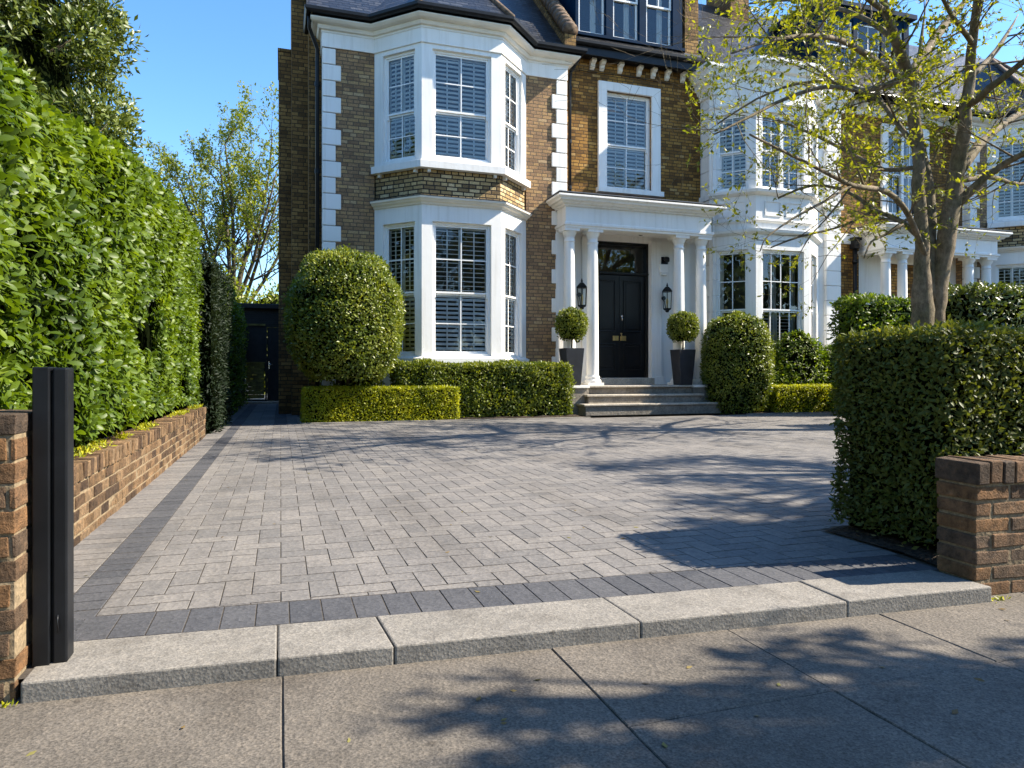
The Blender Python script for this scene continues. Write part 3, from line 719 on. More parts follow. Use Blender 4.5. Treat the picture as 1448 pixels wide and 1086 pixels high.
# --- granite threshold stones along the pavement
kj = [(-.80, -.80), (-.012, -.012), (.372, .395), (1.362, 1.372), (2.362, 2.352), (3.13, 3.15)]
klab = ['long granite threshold stone at the foot of the black gate post', 'short square granite threshold stone, the smallest of the row', 'pale granite threshold stone in the middle of the row, right of the short stone',
        'granite threshold stone edged by the first shadow, second from the brick wall end', 'granite threshold stone half shaded beside the end of the brick wall']
for i in range(5):
    (b0, f0), (b1, f1) = kj[i], kj[i+1]; g_ = .002; k = MB()
    q = [(f0+g_, yk_f(f0)), (f1-g_, yk_f(f1)), (b1-g_, yk_b(b1)-.004), (b0+g_, yk_b(b0)-.004)]
    dz = random.uniform(-.003, .003)
    k.add([(x, y, -.09) for x, y in q]+[(x, y, .004+dz) for x, y in q], [(3, 2, 1, 0), (4, 5, 6, 7), (0, 1, 5, 4), (1, 2, 6, 5), (2, 3, 7, 6), (3, 0, 4, 7)])
    tag(k.build('threshold_stone', M['kerb'], bevel=.007, seg=2), klab[i], 'kerb stone', 'granite stones across the driveway mouth')

# ================================================================== BRICK GARDEN WALLS
def brick_run(bm, mm, fr, L, T, z0, courses, bh=.065, gap=.012, bl=.215, hdr=False, endcaps=True, start=0, jit=.003):
    """courses of single bricks along frame fr: face at n=0, thickness T inward"""
    z = z0
    for c in range(courses):
        u = 0; k = 0; flem = (c % 2 == 0)
        first = bl if c % 2 == 0 else .1025
        while u < L-.02:
            ln = first if k == 0 else bl
            ln = min(ln+random.uniform(-.004, .004), L-u); tone = random.random()**1.1
            off = random.uniform(-.004, .003)
            bm.fbox(fr, u, u+ln-gap, -T, off, z, z+bh, 0, tone, jit); u += ln; k += 1
        z += bh+gap
    return z
def rowlock(bm, fr, L, T, z, h=.105, wd=.067, gap=.012, over=.012, jit=.0045):
    u = 0
    while u < L-.02:
        wv = min(wd+random.uniform(-.004, .006), L-u)
        bm.fbox(fr, u, u+wv, -T-over, over+random.uniform(-.005, .005), z, z+h+random.uniform(-.005, .004), 0, random.random()**1.1, jit); u += wv+gap
def brick_thing(name, fr, L, T, z0, courses, material, label, cat, group=None, bh=.065, cope=True, ret=None, bv=.007):
    t = thing(name, fr.p(L/2, -T/2, z0), label, cat, group)
    b = MB(); zt = brick_run(b, None, fr, L, T, z0, courses, bh)
    if cope: rowlock(b, fr, L, T, zt)
    b.build('brickwork', M[material], t, bevel=bv, seg=2, rnd=True)
    m = MB(); m.fbox(fr, .008, L-.016, -T+.008, -.0055, z0-.03, zt+(.075 if cope else -.035)); m.build('mortar', M['mortar'], t)
    return t
# right: end of the street wall (seen end on and along the street)
fw = F(3.145, 2.485, -3.6)
brick_thing('brick_wall', fw, 5.5, .225, -.07, 7, 'pierbrick', 'low brown brick wall with brick coping, its end beside the dark clipped hedge', 'wall')
# left: low wall under the laurel hedge
fl_ = F(-1.13, 3.05, 90)
brick_thing('garden_wall', fl_, 9.05, .22, -.02, 5, 'wallbrick', 'long low sunlit brick wall with brick-on-edge coping under the tall laurel hedge', 'wall')
# left pier
fp = F(-1.26, 2.665, 0)
brick_thing('brick_pier', fp, .455, .36, -.07, 12, 'pierbrick', 'rough brown brick pier beside the black gate post', 'pier', None, .067, False, None, .009)

# black steel gate post
gp = thing('gate_post', (-.75, 2.82, 0), 'black square steel gate post beside the brick pier', 'post')
b = MB(); b.box(-.803, -.752, 2.775, 2.875, .0, 1.022); b.build('post', M['blackmetal'], gp, bevel=.004, seg=2)
b = MB(); b.box(-.746, -.700, 2.785, 2.87, .0, 1.02); b.build('gate_stile', M['blackmetal'], gp, bevel=.007, seg=2)
b = MB(); b.box(-.752, -.746, 2.80, 2.86, .0, 1.0); b.tube([(-.728, 2.782, .17), (-.728, 2.775, .15), (-.724, 2.775, .11)], .003, 6); b.build('hinge_strip', M['blackmetal'], gp)
# small weed tufts by the wall ends
# ================================================================== HOUSE ONE
H1 = thing('brick_house', (4, 17, 0), 'brown brick Victorian house with white two-storey bay and columned porch behind the driveway', 'house', 'terrace of villas')
B1 = (2.07, 3.00, 4.87, 5.80)
path1 = bay_block(H1, .92, 6.875, B1, 16.5, .93, 'brick_main')
# recessed entrance wall
w = MB(); fr = F(0, 17.0)
w.wall(fr, 6.93, 11.14, 4.95, 9.5, [(8.23, 9.59, 5.93, 8.53)], .22)
w.build('entrance_wall', M['brick_gold'], H1, uv=True)
w = MB(); w.wall(fr, 6.93, 11.14, .3, 4.95, [(7.84, 9.56, .88, 4.54)], .3)
for a, b in ((7.52, 7.835), (9.565, 9.88)): w.fbox(fr, a, b, .002, .07, .70, 4.60)
for a, b in ((6.60, 6.93), (10.40, 10.74)): w.fbox(fr, a, b, .002, .10 if a > 8 else .55, .70, 4.60)
w.fbox(fr, 7.45, 7.84, .002, .09, .70, .92); w.fbox(fr, 9.56, 9.95, .002, .09, .70, .92)
for z in (1.3, 2.05, 2.8, 3.55, 4.2):
    w.fbox(fr, 6.585, 6.60, .0, .55, z, z+.33)
w.build('porch_wall', M['white'], H1, bevel=.004)
# window over the porch with white surround
s = MB(); s.fbox(fr, 7.99, 8.235, .0, .075, 5.93, 8.53); s.fbox(fr, 9.585, 9.85, 0, .075, 5.93, 8.53); s.fbox(fr, 7.99, 9.85, 0, .075, 8.53, 8.76); s.fbox(fr, 7.94, 9.90, -.2, .17, 5.80, 5.93)
s.build('window_surround', M['white'], H1, bevel=.005)
sash_window(H1, fr, 8.23, 9.59, 5.93, 8.53, meet=.46, glass='glass_up', shut=(2, 53, 52))
rm = MB(); room(rm, fr, 8.23, 9.59, 5.93, 8.53); room(rm, fr, 7.9, 9.5, 3.7, 4.5, -.35, .8); rm.build('interior', M['dark'], H1)
front_door(H1, F(8.70, 17.0), 1.72, .88, 3.66, 4.54)
th = MB(); th.box(7.75, 9.65, 16.9, 17.2, .70, .875); th.build('door_sill', M['stonestep'], H1, bevel=.01)
portico(H1, 6.62, 10.76, 15.9, 17.0, [(6.80, 16.1), (7.43, 16.1), (9.90, 16.1), (10.57, 16.1)], .70)
# porch platform and steps
st = thing('porch_steps', (8.6, 15.5, 0), 'grey stone steps leading up to the black double door', 'steps')
b = MB(); b.box(6.52, 10.75, 15.55, 16.99, 0, .655); b.box(6.50, 7.04, 15.48, 15.56, 0, .64); b.box(9.94, 10.77, 15.48, 15.56, 0, .64); b.build('platform', M['riser'], st, bevel=.01)
for a, c in ((6.46, 7.05), (9.93, 10.81)): b = MB(); b.box(a, c, 15.44, 16.98, .645, .705); b.build('plinth_cap', M['white'], st, bevel=.008)
b = MB(); b.box(7.05, 9.93, 15.47, 16.98, .655, .703); b.build('landing', M['stonestep'], st, bevel=.012, seg=2)
for (xa, xb, yf, yb, zt, zb) in ((6.72, 10.52, 15.02, 15.5, .278, 0), (6.90, 10.12, 15.25, 15.5, .492, .22)):
    b = MB(); b.box(xa, xb, yf, yb+.04, zt-.05, zt); b.box(xa+.05, xb-.03, yf+.04, yb+.03, zb, zt-.049, 1); b.build('step', [M['stonestep'], M['riser']], st, bevel=.012, seg=2)
# body, stepped side walls and chimney
b = MB(); b.box(.95, 11.12, 18.3, 24, 0, 9.2); b.box(.62, .93, 17.0, 23, 0, 9.6); b.build('rear_wall', M['brick_side'], H1, uv=True)
b = MB(); b.box(.25, .64, 17.6, 19.2, 0, 13.5); b.box(.20, .70, 17.55, 19.25, 13.5, 13.75); b.build('chimney', M['brick_side'], H1, uv=True)
b = MB(); b.box(-.05, .26, 18.2, 20, 0, 8.93); b.box(-.07, .27, 18.18, 20.02, 8.93, 9.0); b.build('side_buttress', M['brick_side'], H1, uv=True)
# recess eaves
r_ = MB(); r_.box(7.0, 11.1, 16.68, 17.0, 9.30, 9.33); r_.box(7.0, 11.12, 16.62, 16.66, 9.25, 9.50); gutter(r_, [(7.0, 17.0), (11.14, 17.0)], 9.50, .46); r_.build('eaves_gutter', M['blackmetal'], H1)
for i, x in enumerate((7.25, 7.82, 8.10, 8.63, 9.20, 9.63, 10.06, 10.55)):
    c = MB(); z = 9.28; ww = .062
    prof = [(0, z), (.20, z), (.20, z-.07), (.15, z-.10), (.10, z-.12), (.08, z-.2), (.0, z-.25)]
    vs = [fr.p(u, n, zz) for u in (x-ww, x+ww) for n, zz in prof]; k = len(prof)
    c.add(vs, [tuple(range(k)), tuple(range(2*k-1, k-1, -1))]+[(j, k+j, k+(j+1) % k, (j+1) % k) for j in range(k)]); c.build('corbel', M['cream'], H1, bevel=.008)
c = MB(); c.tube([(6.95+.2*i, 16.985-.01*(i % 2), 8.98-.012*math.sin(i*.5)) for i in range(22)], .009, 6); c.build('wall_cable', M['blackmetal'], H1)
# downpipes
d = MB(); d.tube([(7.36, 16.66, 9.42), (7.36, 16.66, 9.2), (7.18, 16.9, 8.85), (7.16, 16.92, 8.6), (7.16, 16.92, 5.4)], .042, 10)
for z in (8.4, 7.0, 5.8): d.lathe(7.16, 16.92, [(.055, z), (.055, z+.09)], 10)
d.build('downpipe', M['blackmetal'], H1)
d = MB(); d.tube([(.60, 16.35, 9.0), (.62, 16.5, 8.8), (.80, 16.72, 8.45), (.80, 16.75, 8.2), (.80, 16.75, .05)], .045, 10)
for z in (7.6, 5.6, 3.6, 1.6): d.lathe(.80, 16.75, [(.06, z), (.06, z+.1)], 10)
d.build('downpipe', M['blackmetal'], H1)
# roofs
def roof_slab(mb, xa, xb, ye=16.15, ze=9.1, yr=20.4, th=.05):
    zr = ze+(yr-ye); vs = []
    for x in (xa, xb): vs += [(x, ye, ze), (x, yr, zr), (x, 2*yr-ye, ze), (x, 2*yr-ye, ze-th), (x, yr, zr-th), (x, ye, ze-th)]
    mb.add(vs, [(0, 6, 7, 1), (1, 7, 8, 2), (2, 8, 9, 3), (3, 9, 10, 4), (4, 10, 11, 5), (5, 11, 6, 0), (0, 1, 2, 3, 4, 5), (11, 10, 9, 8, 7, 6)])
def turret(mb, hip, b, Yw, p, o=.36, zt=9.12):
    xl, xfl, xfr, xr = b; cx = (xfl+xfr)/2; k = o*.414
    E = [(xl-k*.3-o*.5, Yw-o+.05), (xfl-k, Yw-p-o), (xfr+k, Yw-p-o), (xr+k*.3+o*.5, Yw-o+.05)]
    ap = (cx, Yw+1.35, zt+2.75); bk = (cx, Yw+2.5, zt+2.75)
    e = [(x, y, zt) for x, y in E]
    mb.add([*e, ap, bk], [(0, 1, 4), (1, 2, 4), (2, 3, 4)])
    mb.add([e[0], ap, bk, (xl-1.0, Yw+.2, zt+.5), e[3], (xr+1.0, Yw+.2, zt+.5)], [(0, 1, 2, 3), (4, 5, 2, 1)])
    for q in (1, 2): hip.tube([e[q], tuple((e[q][i]+ap[i])/2 for i in range(3)), ap], .075, 8)
rf = MB(); hp = MB(); roof_slab(rf, .55, 6.85); roof_slab(rf, 6.85, 11.12, 16.55, 9.5)
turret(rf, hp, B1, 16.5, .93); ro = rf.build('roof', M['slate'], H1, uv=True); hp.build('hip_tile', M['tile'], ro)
pp = MB()
vs = []
for x in (6.72, 7.02): vs += [(x, 16.2, 9.05), (x, 16.2, 9.48), (x, 16.55, 9.62), (x, 20.4, 13.75), (x, 20.4, 13.2)]
pp.add(vs, [(0, 1, 2, 3, 4), (9, 8, 7, 6, 5), (0, 5, 6, 1), (1, 6, 7, 2), (2, 7, 8, 3)]); pp.build('parapet', M['brick_side'], H1, uv=True)
cp = MB()
for i in range(26):
    t = i/26; y0, z0 = 16.18+t*4.2, 9.47+t*4.3; cp.tube([(6.87, y0, z0+.06), (6.87, y0+.17, z0+.245)], [.20, .17], 10)
cp.build('parapet_coping', M['tile'], H1)
b = MB(); b.box(10.56, 10.98, 16.85, 19.0, 9.5, 13.8); b.build('party_chimney', M['brick_side'], H1, uv=True)
b = MB(); b.box(10.50, 11.02, 16.80, 16.98, 9.70, 9.78); b.build('lead_apron', M['lead'], H1)
# dormer
def dormer(h, x0, x1, yf, z0, z1, wins, mm='navy', gl='glass_up', cur=True):
    d = MB(); fr = F(0, yf); d.wall(fr, x0, x1, z0-.1, z1, [(a, b, z0+.07, z1-.35) for a, b in wins], .12)
    for a, b in wins:
        pass
    edges = [x0]+[v for ab in wins for v in ab]+[x1]
    for a, b in zip(edges[0::2], edges[1::2]): d.fbox(fr, a+.02, b-.02, .001, .035, z0+.06, z1-.1)
    d.fbox(fr, x0-.03, x1+.03, .001, .09, z0-.02, z0+.055)
    zb = z0+.15
    for x in (x0, x1): d.add([(x, yf, z0-.1), (x, yf, z1), (x, yf+3.4, z1), (x, yf+2.6, z1)], [(0, 1, 2, 3)])
    d.box(x0-.15, x1+.15, yf-.2, yf+3.4, z1, z1+.14)
    o = d.build('dormer', M[mm], h)
    g2, fr2, cu = MB(), MB(), MB()
    for a, b in wins:
        A, Bz = z0+.07, z1-.35; zm = A+(Bz-A)*.52; n = -.03; s = .06
        f = MB()
        for (lo, hi, nn) in ((zm-.03, Bz, n), (A, zm+.02, n-.04)):
            f.fbox(fr, a, a+s, nn-.035, nn, lo, hi); f.fbox(fr, b-s, b, nn-.035, nn, lo, hi); f.fbox(fr, a+s, b-s, nn-.035, nn, hi-.055, hi); f.fbox(fr, a+s, b-s, nn-.035, nn, lo, lo+(.08 if lo == A else .05))
            g2.quad(fr.p(a+s, nn-.017, lo+.05), fr.p(b-s, nn-.017, lo+.05), fr.p(b-s, nn-.017, hi-.05), fr.p(a+s, nn-.017, hi-.05))
        f.fbox(fr, (a+b)/2-.012, (a+b)/2+.012, n-.03, n-.004, zm+.02, Bz-.05)
        f.build('sash', M['frame'], o)
        room(fr2, fr, a, b, A, Bz, -.12, .9)
        if cur:
            for (ca, cb) in ((.55, .78),):
                kk = 12; V = []
                for i in range(kk+1):
                    u = a+(b-a)*(ca+(cb-ca)*i/kk); nn = -.22+.02*math.sin(i*1.5); V += [fr.p(u, nn, A), fr.p(u, nn, Bz)]
                cu.add(V, [(2*i, 2*i+2, 2*i+3, 2*i+1) for i in range(kk)], 0, .5, True)
    g2.build('pane', M[gl], o); fr2.build('interior', M['dark'], o)
    if cur: cu.build('curtain', M['curtain'], o)
dormer(H1, 7.28, 10.5, 16.9, 9.86, 12.3, [(7.40, 8.16), (8.40, 9.15), (9.39, 10.17)])

# ================================================================== HOUSE TWO (white stucco bay, brick recess, second porch)
H2 = thing('stucco_house', (15, 17, 0), 'house with white stucco bay and panelled apron, next to the brick house', 'house', 'terrace of villas')
YW, P2 = 16.5, .85
pb = [(11.10, YW), (11.96, YW-P2), (13.70, YW-P2), (14.75, YW)]
full = [(11.14, 17.0), (11.14, YW), (11.16, YW)]+pb[1:]+[(15.48, YW), (15.48, 17.0)]
fa_ = [(F(11.10, YW, -math.degrees(math.atan2(P2, .86))), math.hypot(.86, P2)), (F(11.96, YW-P2, 0), 1.74), (F(13.70, YW-P2, math.degrees(math.atan2(P2, 1.05))), math.hypot(1.05, P2))]
lo = MB(); up = MB(); rm = MB()
op = [(.17, 1.02), (.20, 1.55), (.22, 1.10)]
for (f_, ln), (a, b) in zip(fa_, op):
    lo.wall(f_, 0, ln, 0, 4.80, [(a, b, 1.2, 4.31)], .26); up.wall(f_, 0, ln, 4.8, 9.0, [(a, b, 5.92, 7.98)], .2)
    room(rm, f_, a, b, 1.2, 4.31); room(rm, f_, a, b, 5.92, 7.98)
for z, hgt, ex in ((4.70, .13, .10), (5.74, .13, .14), (5.02, .05, .04), (8.15, .06, .05)):
    (lo if z < 4.75 else up).sweep(pb, [(-.02, z), (.02, z), (ex, z+hgt*.45), (ex+.02, z+hgt), (-.02, z+hgt+.02)])
for (f_, ln), (a, b) in zip(fa_, op):          # raised panels of the apron
    k = 2 if ln > 1.6 else 1
    for i in range(k):
        p0 = a+(b-a)*i/k+.08; p1 = a+(b-a)*(i+1)/k-.08
        for q in ((p0, p1, 5.20, 5.225), (p0, p1, 5.575, 5.60), (p0, p0+.025, 5.225, 5.575), (p1-.025, p1, 5.225, 5.575)): up.fbox(f_, q[0], q[1], .001, .02, q[2], q[3])
lo.build('lower_bay', M['white'], H2); up.build('upper_bay', M['white'], H2)
pl = MB()
for a, b in ((11.14, 11.50), (14.95, 15.48)):
    z = .1
    while z < 8.7: pl.box(a, b, YW-.10, 17.0, z, z+.42); z += .43
    pl.box(a-.05, b+.05, YW-.16, 17.0, 5.74, 5.90); pl.box(a-.06, b+.06, YW-.17, 17.0, 8.55, 8.75)
pl.wall(F(14.75, YW), 0, .2, 0, 9)
pl.build('pilaster', M['white'], H2, bevel=.012)
cn = MB(); pth = [(11.08, 17.0), (11.08, YW-.1), (11.5, YW-.1)]+[(12.0, YW-P2-.02), (13.66, YW-P2-.02)]+[(14.95, YW-.1), (15.52, YW-.1), (15.52, 17.0)]
cn.sweep(pth, [(-.3, 8.72), (.03, 8.72), (.05, 8.80), (.12, 8.84), (.12, 8.95), (.20, 9.0), (.24, 9.12), (.32, 9.2), (.32, 9.3), (-.3, 9.36)])
for i in range(40): pass
cn.build('cornice', M['white'], H2, bevel=.004)
sash_window(H2, fa_[0][0], *op[0], 5.92, 7.98, meet=.5, glass='glass_up', shut=(2, 53, 50)); sash_window(H2, fa_[1][0], *op[1], 5.92, 7.98, meet=.5, glass='glass_up', cols=2, shut=(4, 52, 50)); sash_window(H2, fa_[2][0], *op[2], 5.92, 7.98, glass='glass_up')
sash_window(H2, fa_[0][0], *op[0], 1.2, 4.31, meet=.48, hu=1, hl=0, glass='glass', shut=None); sash_window(H2, fa_[1][0], *op[1], 1.2, 4.31, meet=.48, vb=3, hu=1, hl=0, glass='glass', curtain=((.33, .5), (.84, .97)))
sash_window(H2, fa_[2][0], *op[2], 1.2, 4.31, glass='glass')
sh = MB()
f_ = fa_[1][0]
for (a, b) in ((.3, .84), (.86, 1.45)):
    for q in ((a, a+.05), (b-.05, b)): sh.fbox(f_, q[0], q[1], -.33, -.30, 1.25, 2.66)
    z = 1.3
    while z < 2.62: sh.fbox(f_, a+.05, b-.05, -.35, -.29, z, z+.018); z += .09
sh.build('shutter', M['shutter'], H2); rm.build('interior', M['dark'], H2)
w = MB(); fr = F(0, 17.0); w.wall(fr, 15.48, 20.62, 0, 9.5, [(17.80, 19.20, 5.93, 8.45)], .2); w.build('wall', M['brick_gold'], H2, uv=True)
s = MB(); s.fbox(fr, 17.55, 17.80, 0, .075, 5.93, 8.45); s.fbox(fr, 19.20, 19.45, 0, .075, 5.93, 8.45); s.fbox(fr, 17.55, 19.45, 0, .075, 8.45, 8.69); s.fbox(fr, 17.5, 19.5, -.2, .16, 5.77, 5.93)
s.fbox(fr, 15.48, 16.6, 0, .09, 4.9, 5.2); s.build('window_surround', M['white'], H2, bevel=.005)
sash_window(H2, fr, 17.80, 19.20, 5.93, 8.45, vb=1, hu=1, cols=2, glass='glass', curtain=((.05, .2), (.8, .95)))
rm = MB(); room(rm, fr, 17.8, 19.2, 5.93, 8.45); rm.build('interior', M['dark'], H2)
w = MB(); w.wall(F(0, 16.985), 16.7, 21.2, .3, 4.72, [(17.95, 19.75, .88, 4.4)], .25); w.build('porch_wall', M['white'], H2)
front_door(H2, F(18.85, 16.985), 1.72, .88, 3.45, 4.4)
portico(H2, 16.72, 21.15, 16.0, 17.0, [(16.92, 16.2), (17.55, 16.2), (20.20, 16.2), (20.93, 16.2)], .70)
b = MB(); b.box(16.6, 21.2, 15.6, 16.98, 0, .70); b.build('porch_floor', M['stonestep'], H2, bevel=.01)
b = MB(); b.box(11.14, 20.6, 18.3, 24, 0, 9.2); b.build('rear_wall', M['brick_side'], H2, uv=True)
d = MB(); d.tube([(16.42, 16.85, 0), (16.42, 16.85, 4.75)], .06, 10); d.box(16.32, 16.52, 16.76, 16.96, 4.75, 5.05); d.box(16.28, 16.56, 16.72, 16.98, 5.0, 5.08); d.tube([(16.42, 16.85, 4.3), (16.42, 16.85, 4.42)], .08, 10); d.build('downpipe', M['blackmetal'], H2)
r_ = MB(); r_.box(15.5, 20.5, 16.68, 17.0, 9.30, 9.33); r_.box(15.5, 20.5, 16.62, 16.66, 9.25, 9.50); gutter(r_, [(15.4, 17.0), (20.5, 17.0)], 9.50, .46); r_.build('eaves_gutter', M['blackmetal'], H2)
c = MB(); c.fbox(fr, 15.5, 20.5, .0, .10, 8.85, 9.25); x = 15.6
while x < 20.4: c.fbox(fr, x, x+.16, .10, .24, 9.02, 9.25); x += .36
c.build('dentil_course', M['cream'], H2, bevel=.01)
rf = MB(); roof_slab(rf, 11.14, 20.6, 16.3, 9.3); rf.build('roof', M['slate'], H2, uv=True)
b = MB(); b.box(14.0, 14.7, 19.6, 21.0, 12, 14.6); b.build('chimney', M['brick_side'], H2, uv=True)
dormer(H2, 15.4, 19.0, 17.3, 10.15, 12.2, [(15.75, 16.75), (16.95, 17.85), (18.05, 18.75)], 'navy', 'glass_up', False)

# ================================================================== HOUSE THREE
H3 = thing('brick_house', (23, 17, 0), 'far brick house with white bay, partly hidden behind the tree and hedge', 'house', 'terrace of villas')
bay_block(H3, 20.62, 26.6, (21.35, 22.28, 24.15, 25.08), 16.5, .93, 'brick_main', True, False)
b = MB(); b.box(20.62, 27, 18.3, 24, 0, 9.2); b.build('rear_wall', M['brick_side'], H3, uv=True)
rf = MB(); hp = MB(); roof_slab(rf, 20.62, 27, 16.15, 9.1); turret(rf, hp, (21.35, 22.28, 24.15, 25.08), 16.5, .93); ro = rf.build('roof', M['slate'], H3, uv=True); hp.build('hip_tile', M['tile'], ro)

# ================================================================== PORCH THINGS
def lantern(x, y, zb, label):
    t = thing('wall_lantern', (x, y, zb), label, 'lantern', 'lanterns either side of the door')
    yc = y-.20; f = MB()
    f.lathe(x, yc, [(.02, zb), (.05, zb+.01), (.06, zb+.05), (.10, zb+.07), (.118, zb+.085), (.118, zb+.11)], 6, 0, False)
    f.lathe(x, yc, [(.150, zb+.55), (.155, zb+.57), (.11, zb+.63), (.05, zb+.69), (.02, zb+.70), (.02, zb+.72), (.035, zb+.735), (.02, zb+.75), (.008, zb+.80)], 6, 0, False)
    for i in range(6):
        a = 2*math.pi*i/6; f.tube([(x+.112*math.cos(a), yc+.112*math.sin(a), zb+.10), (x+.135*math.cos(a), yc+.135*math.sin(a), zb+.56)], .0095, 6)
    f.build('frame', M['blackmetal'], t)
    b = MB(); b.tube([(x, y-.0, zb+.40), (x, y-.03, zb+.40)], .06, 12); b.tube([(x, y, zb+.40), (x, y-.06, zb+.30), (x, y-.12, zb+.10), (x, yc, zb+.04)], .013, 8); b.build('bracket', M['blackmetal'], t)
    g = MB(); g.lathe(x, yc, [(.108, zb+.11), (.131, zb+.55)], 6, 0, False, 0, False); g.build('glass', M['glass_thin'], t)
    c = MB(); c.lathe(x, yc, [(.02, zb+.12), (.02, zb+.22), (.028, zb+.24), (.034, zb+.30), (.022, zb+.36), (.005, zb+.40)], 12); c.build('bulb', M['bulb'], t)
lantern(7.42, 16.93, 2.66, 'black hexagonal lantern on the porch wall, left of the black door')
lantern(9.93, 16.93, 2.65, 'black hexagonal lantern on the porch wall, under the white alarm box')
t = thing('alarm_box', (9.93, 16.98, 3.75), 'white alarm box with a black lamp head, on the porch wall above a lantern', 'alarm')
b = MB(); b.box(9.80, 10.07, 16.88, 16.995, 3.74, 3.98); b.box(9.84, 10.03, 16.86, 16.995, 3.68, 3.74); b.build('case', M['frame'], t, bevel=.02, seg=2)
b = MB(); b.box(9.86, 10.06, 16.90, 16.995, 3.985, 4.18); b.tube([(9.97, 16.9, 4.13), (9.97, 16.80, 4.10), (9.97, 16.77, 4.03)], [.06, .075, .05], 12); b.build('lamp_head', M['blackmetal'], t, bevel=.01)
t = thing('security_camera', (8.95, 16.4, 4.6), 'small black dome camera under the porch ceiling', 'camera')
b = MB(); b.lathe(8.95, 16.4, [(.01, 4.60), (.05, 4.61), (.07, 4.645), (.075, 4.70)], 16); b.build('dome', M['blackmetal'], t)
b = MB(); b.box(8.72, 8.90, 16.38, 16.44, 4.66, 4.70); b.build('mount', M['frame'], t, bevel=.004)
t = thing('intercom', (7.27, 16.99, 1.8), 'small black intercom on the porch wall behind the left topiary pot', 'intercom')
b = MB(); b.tube([(7.40, 16.995, 1.88), (7.40, 16.95, 1.88)], .075, 16); b.build('housing', M['blackmetal'], t, bevel=.01); b = MB(); b.tube([(7.40, 16.952, 1.88), (7.40, 16.935, 1.88)], .03, 12); b.build('button', M['chrome'], t)
def planter(x, y, z, label, blabel):
    t = thing('planter', (x, y, z), label, 'planter', 'planters flanking the door')
    p = MB(); a, c = .17, .235; rings = [(a, z), (c, z+.90), (c-.03, z+.90), (c-.035, z+.84)]
    V = [(x+sx*r, y+sy*r, zz) for r, zz in rings for sx, sy in ((-1, -1), (1, -1), (1, 1), (-1, 1))]
    p.add(V, [(k*4+i, k*4+(i+1) % 4, k*4+4+(i+1) % 4, k*4+4+i) for k in range(3) for i in range(4)]+[(3, 2, 1, 0)]); p.build('pot', M['planter'], t, bevel=.006, seg=2)
    s = MB(); s.box(x-.2, x+.2, y-.2, y+.2, z+.80, z+.84); s.build('compost', M['soil'], t)
    b = thing('topiary_ball', (x, y, z+.84), blabel, 'topiary', 'clipped box balls at the door')
    tr = MB(); tr.tube([(x, y, z+.84), (x+.01, y, z+1.05), (x, y, z+1.3)], [.024, .02, .02], 8); tr.build('trunk', M['darkbark'], b)
    zc = z+1.5; pr = egg(.375, zc-.37, zc+.36, .5, 12, 2.1); P, Nn = dome(x, y, pr, 3400, x, .03)
    leaf_object('crown', leaves_on(P, Nn, .055, .5, jitter=.02), tones(3400, P, 5, 1), [M['boxleaf'], M['core']], b, core_lathe(x, y, pr, .86))
planter(6.68, 15.68, .706, 'tapered charcoal planter beside the porch column, behind the clipped hedge', 'box ball on a short stem in the pot nearest the bay window')
planter(9.76, 15.68, .706, 'tapered charcoal planter beside the porch column, next to the rounded bush', 'box ball on a short stem in the pot next to the rounded bush')

# ================================================================== SHED
sh = thing('shed', (-.2, 25.5, 0), 'black timber outbuilding with a door at the end of the side path', 'shed')
b = MB(); fr = F(0, 25.0); b.wall(fr, -1.5, 1.2, 0, 3.15, [(-1.12, -.50, .12, 2.62), (-.44, .36, .08, 2.56)], .12)
for i in range(9): b.fbox(fr, -1.5, 1.2, .001, .018, 2.62+i*.062, 2.62+i*.062+.055)
b.box(-1.5, -1.42, 25, 28, 0, 3.1); b.box(1.1, 1.2, 25, 28, 0, 3.1); b.build('wall', M['shedwood'], sh)
b = MB(); b.box(-1.7, 1.4, 24.75, 28, 3.15, 3.32); b.build('roof', M['shedwood'], sh, bevel=.02)
b = MB(); b.fbox(fr, -.43, .35, -.08, -.03, .09, 2.55)
for x in (-.30, -.16, -.02, .12): b.fbox(fr, x, x+.13, -.03, -.02, .38, 2.4)
dd = b.build('door', M['shedwood'], sh, bevel=.004)
b = MB(); b.fbox(fr, -.39, -.35, -.03, -.015, 1.15, 1.40); b.tube([fr.p(-.37, -.02, 1.3), fr.p(-.37, .04, 1.3), fr.p(-.26, .04, 1.3)], .013, 8); b.build('handle', M['chrome'], dd)
b = MB(); b.fbox(fr, -1.12, -.50, -.10, -.07, 1.38, 2.62); b.fbox(fr, -1.13, -.49, -.07, .02, 2.60, 2.66, 1); b.build('upper_panel', [M['shedwood'], M['olivewood']], sh)
b = MB()
for i in range(9): b.fbox(fr, -1.10, -.52, -.10, -.075, .16+i*.132, .16+i*.132+.124)
b.fbox(fr, -1.12, -.50, -.10, -.04, 1.345, 1.385); b.build('lower_panel', M['olivewood'], sh)
b = MB(); b.box(-1.2, .45, 24.4, 25.0, 0, .07); b.build('doorstep', M['stonestep'], sh)

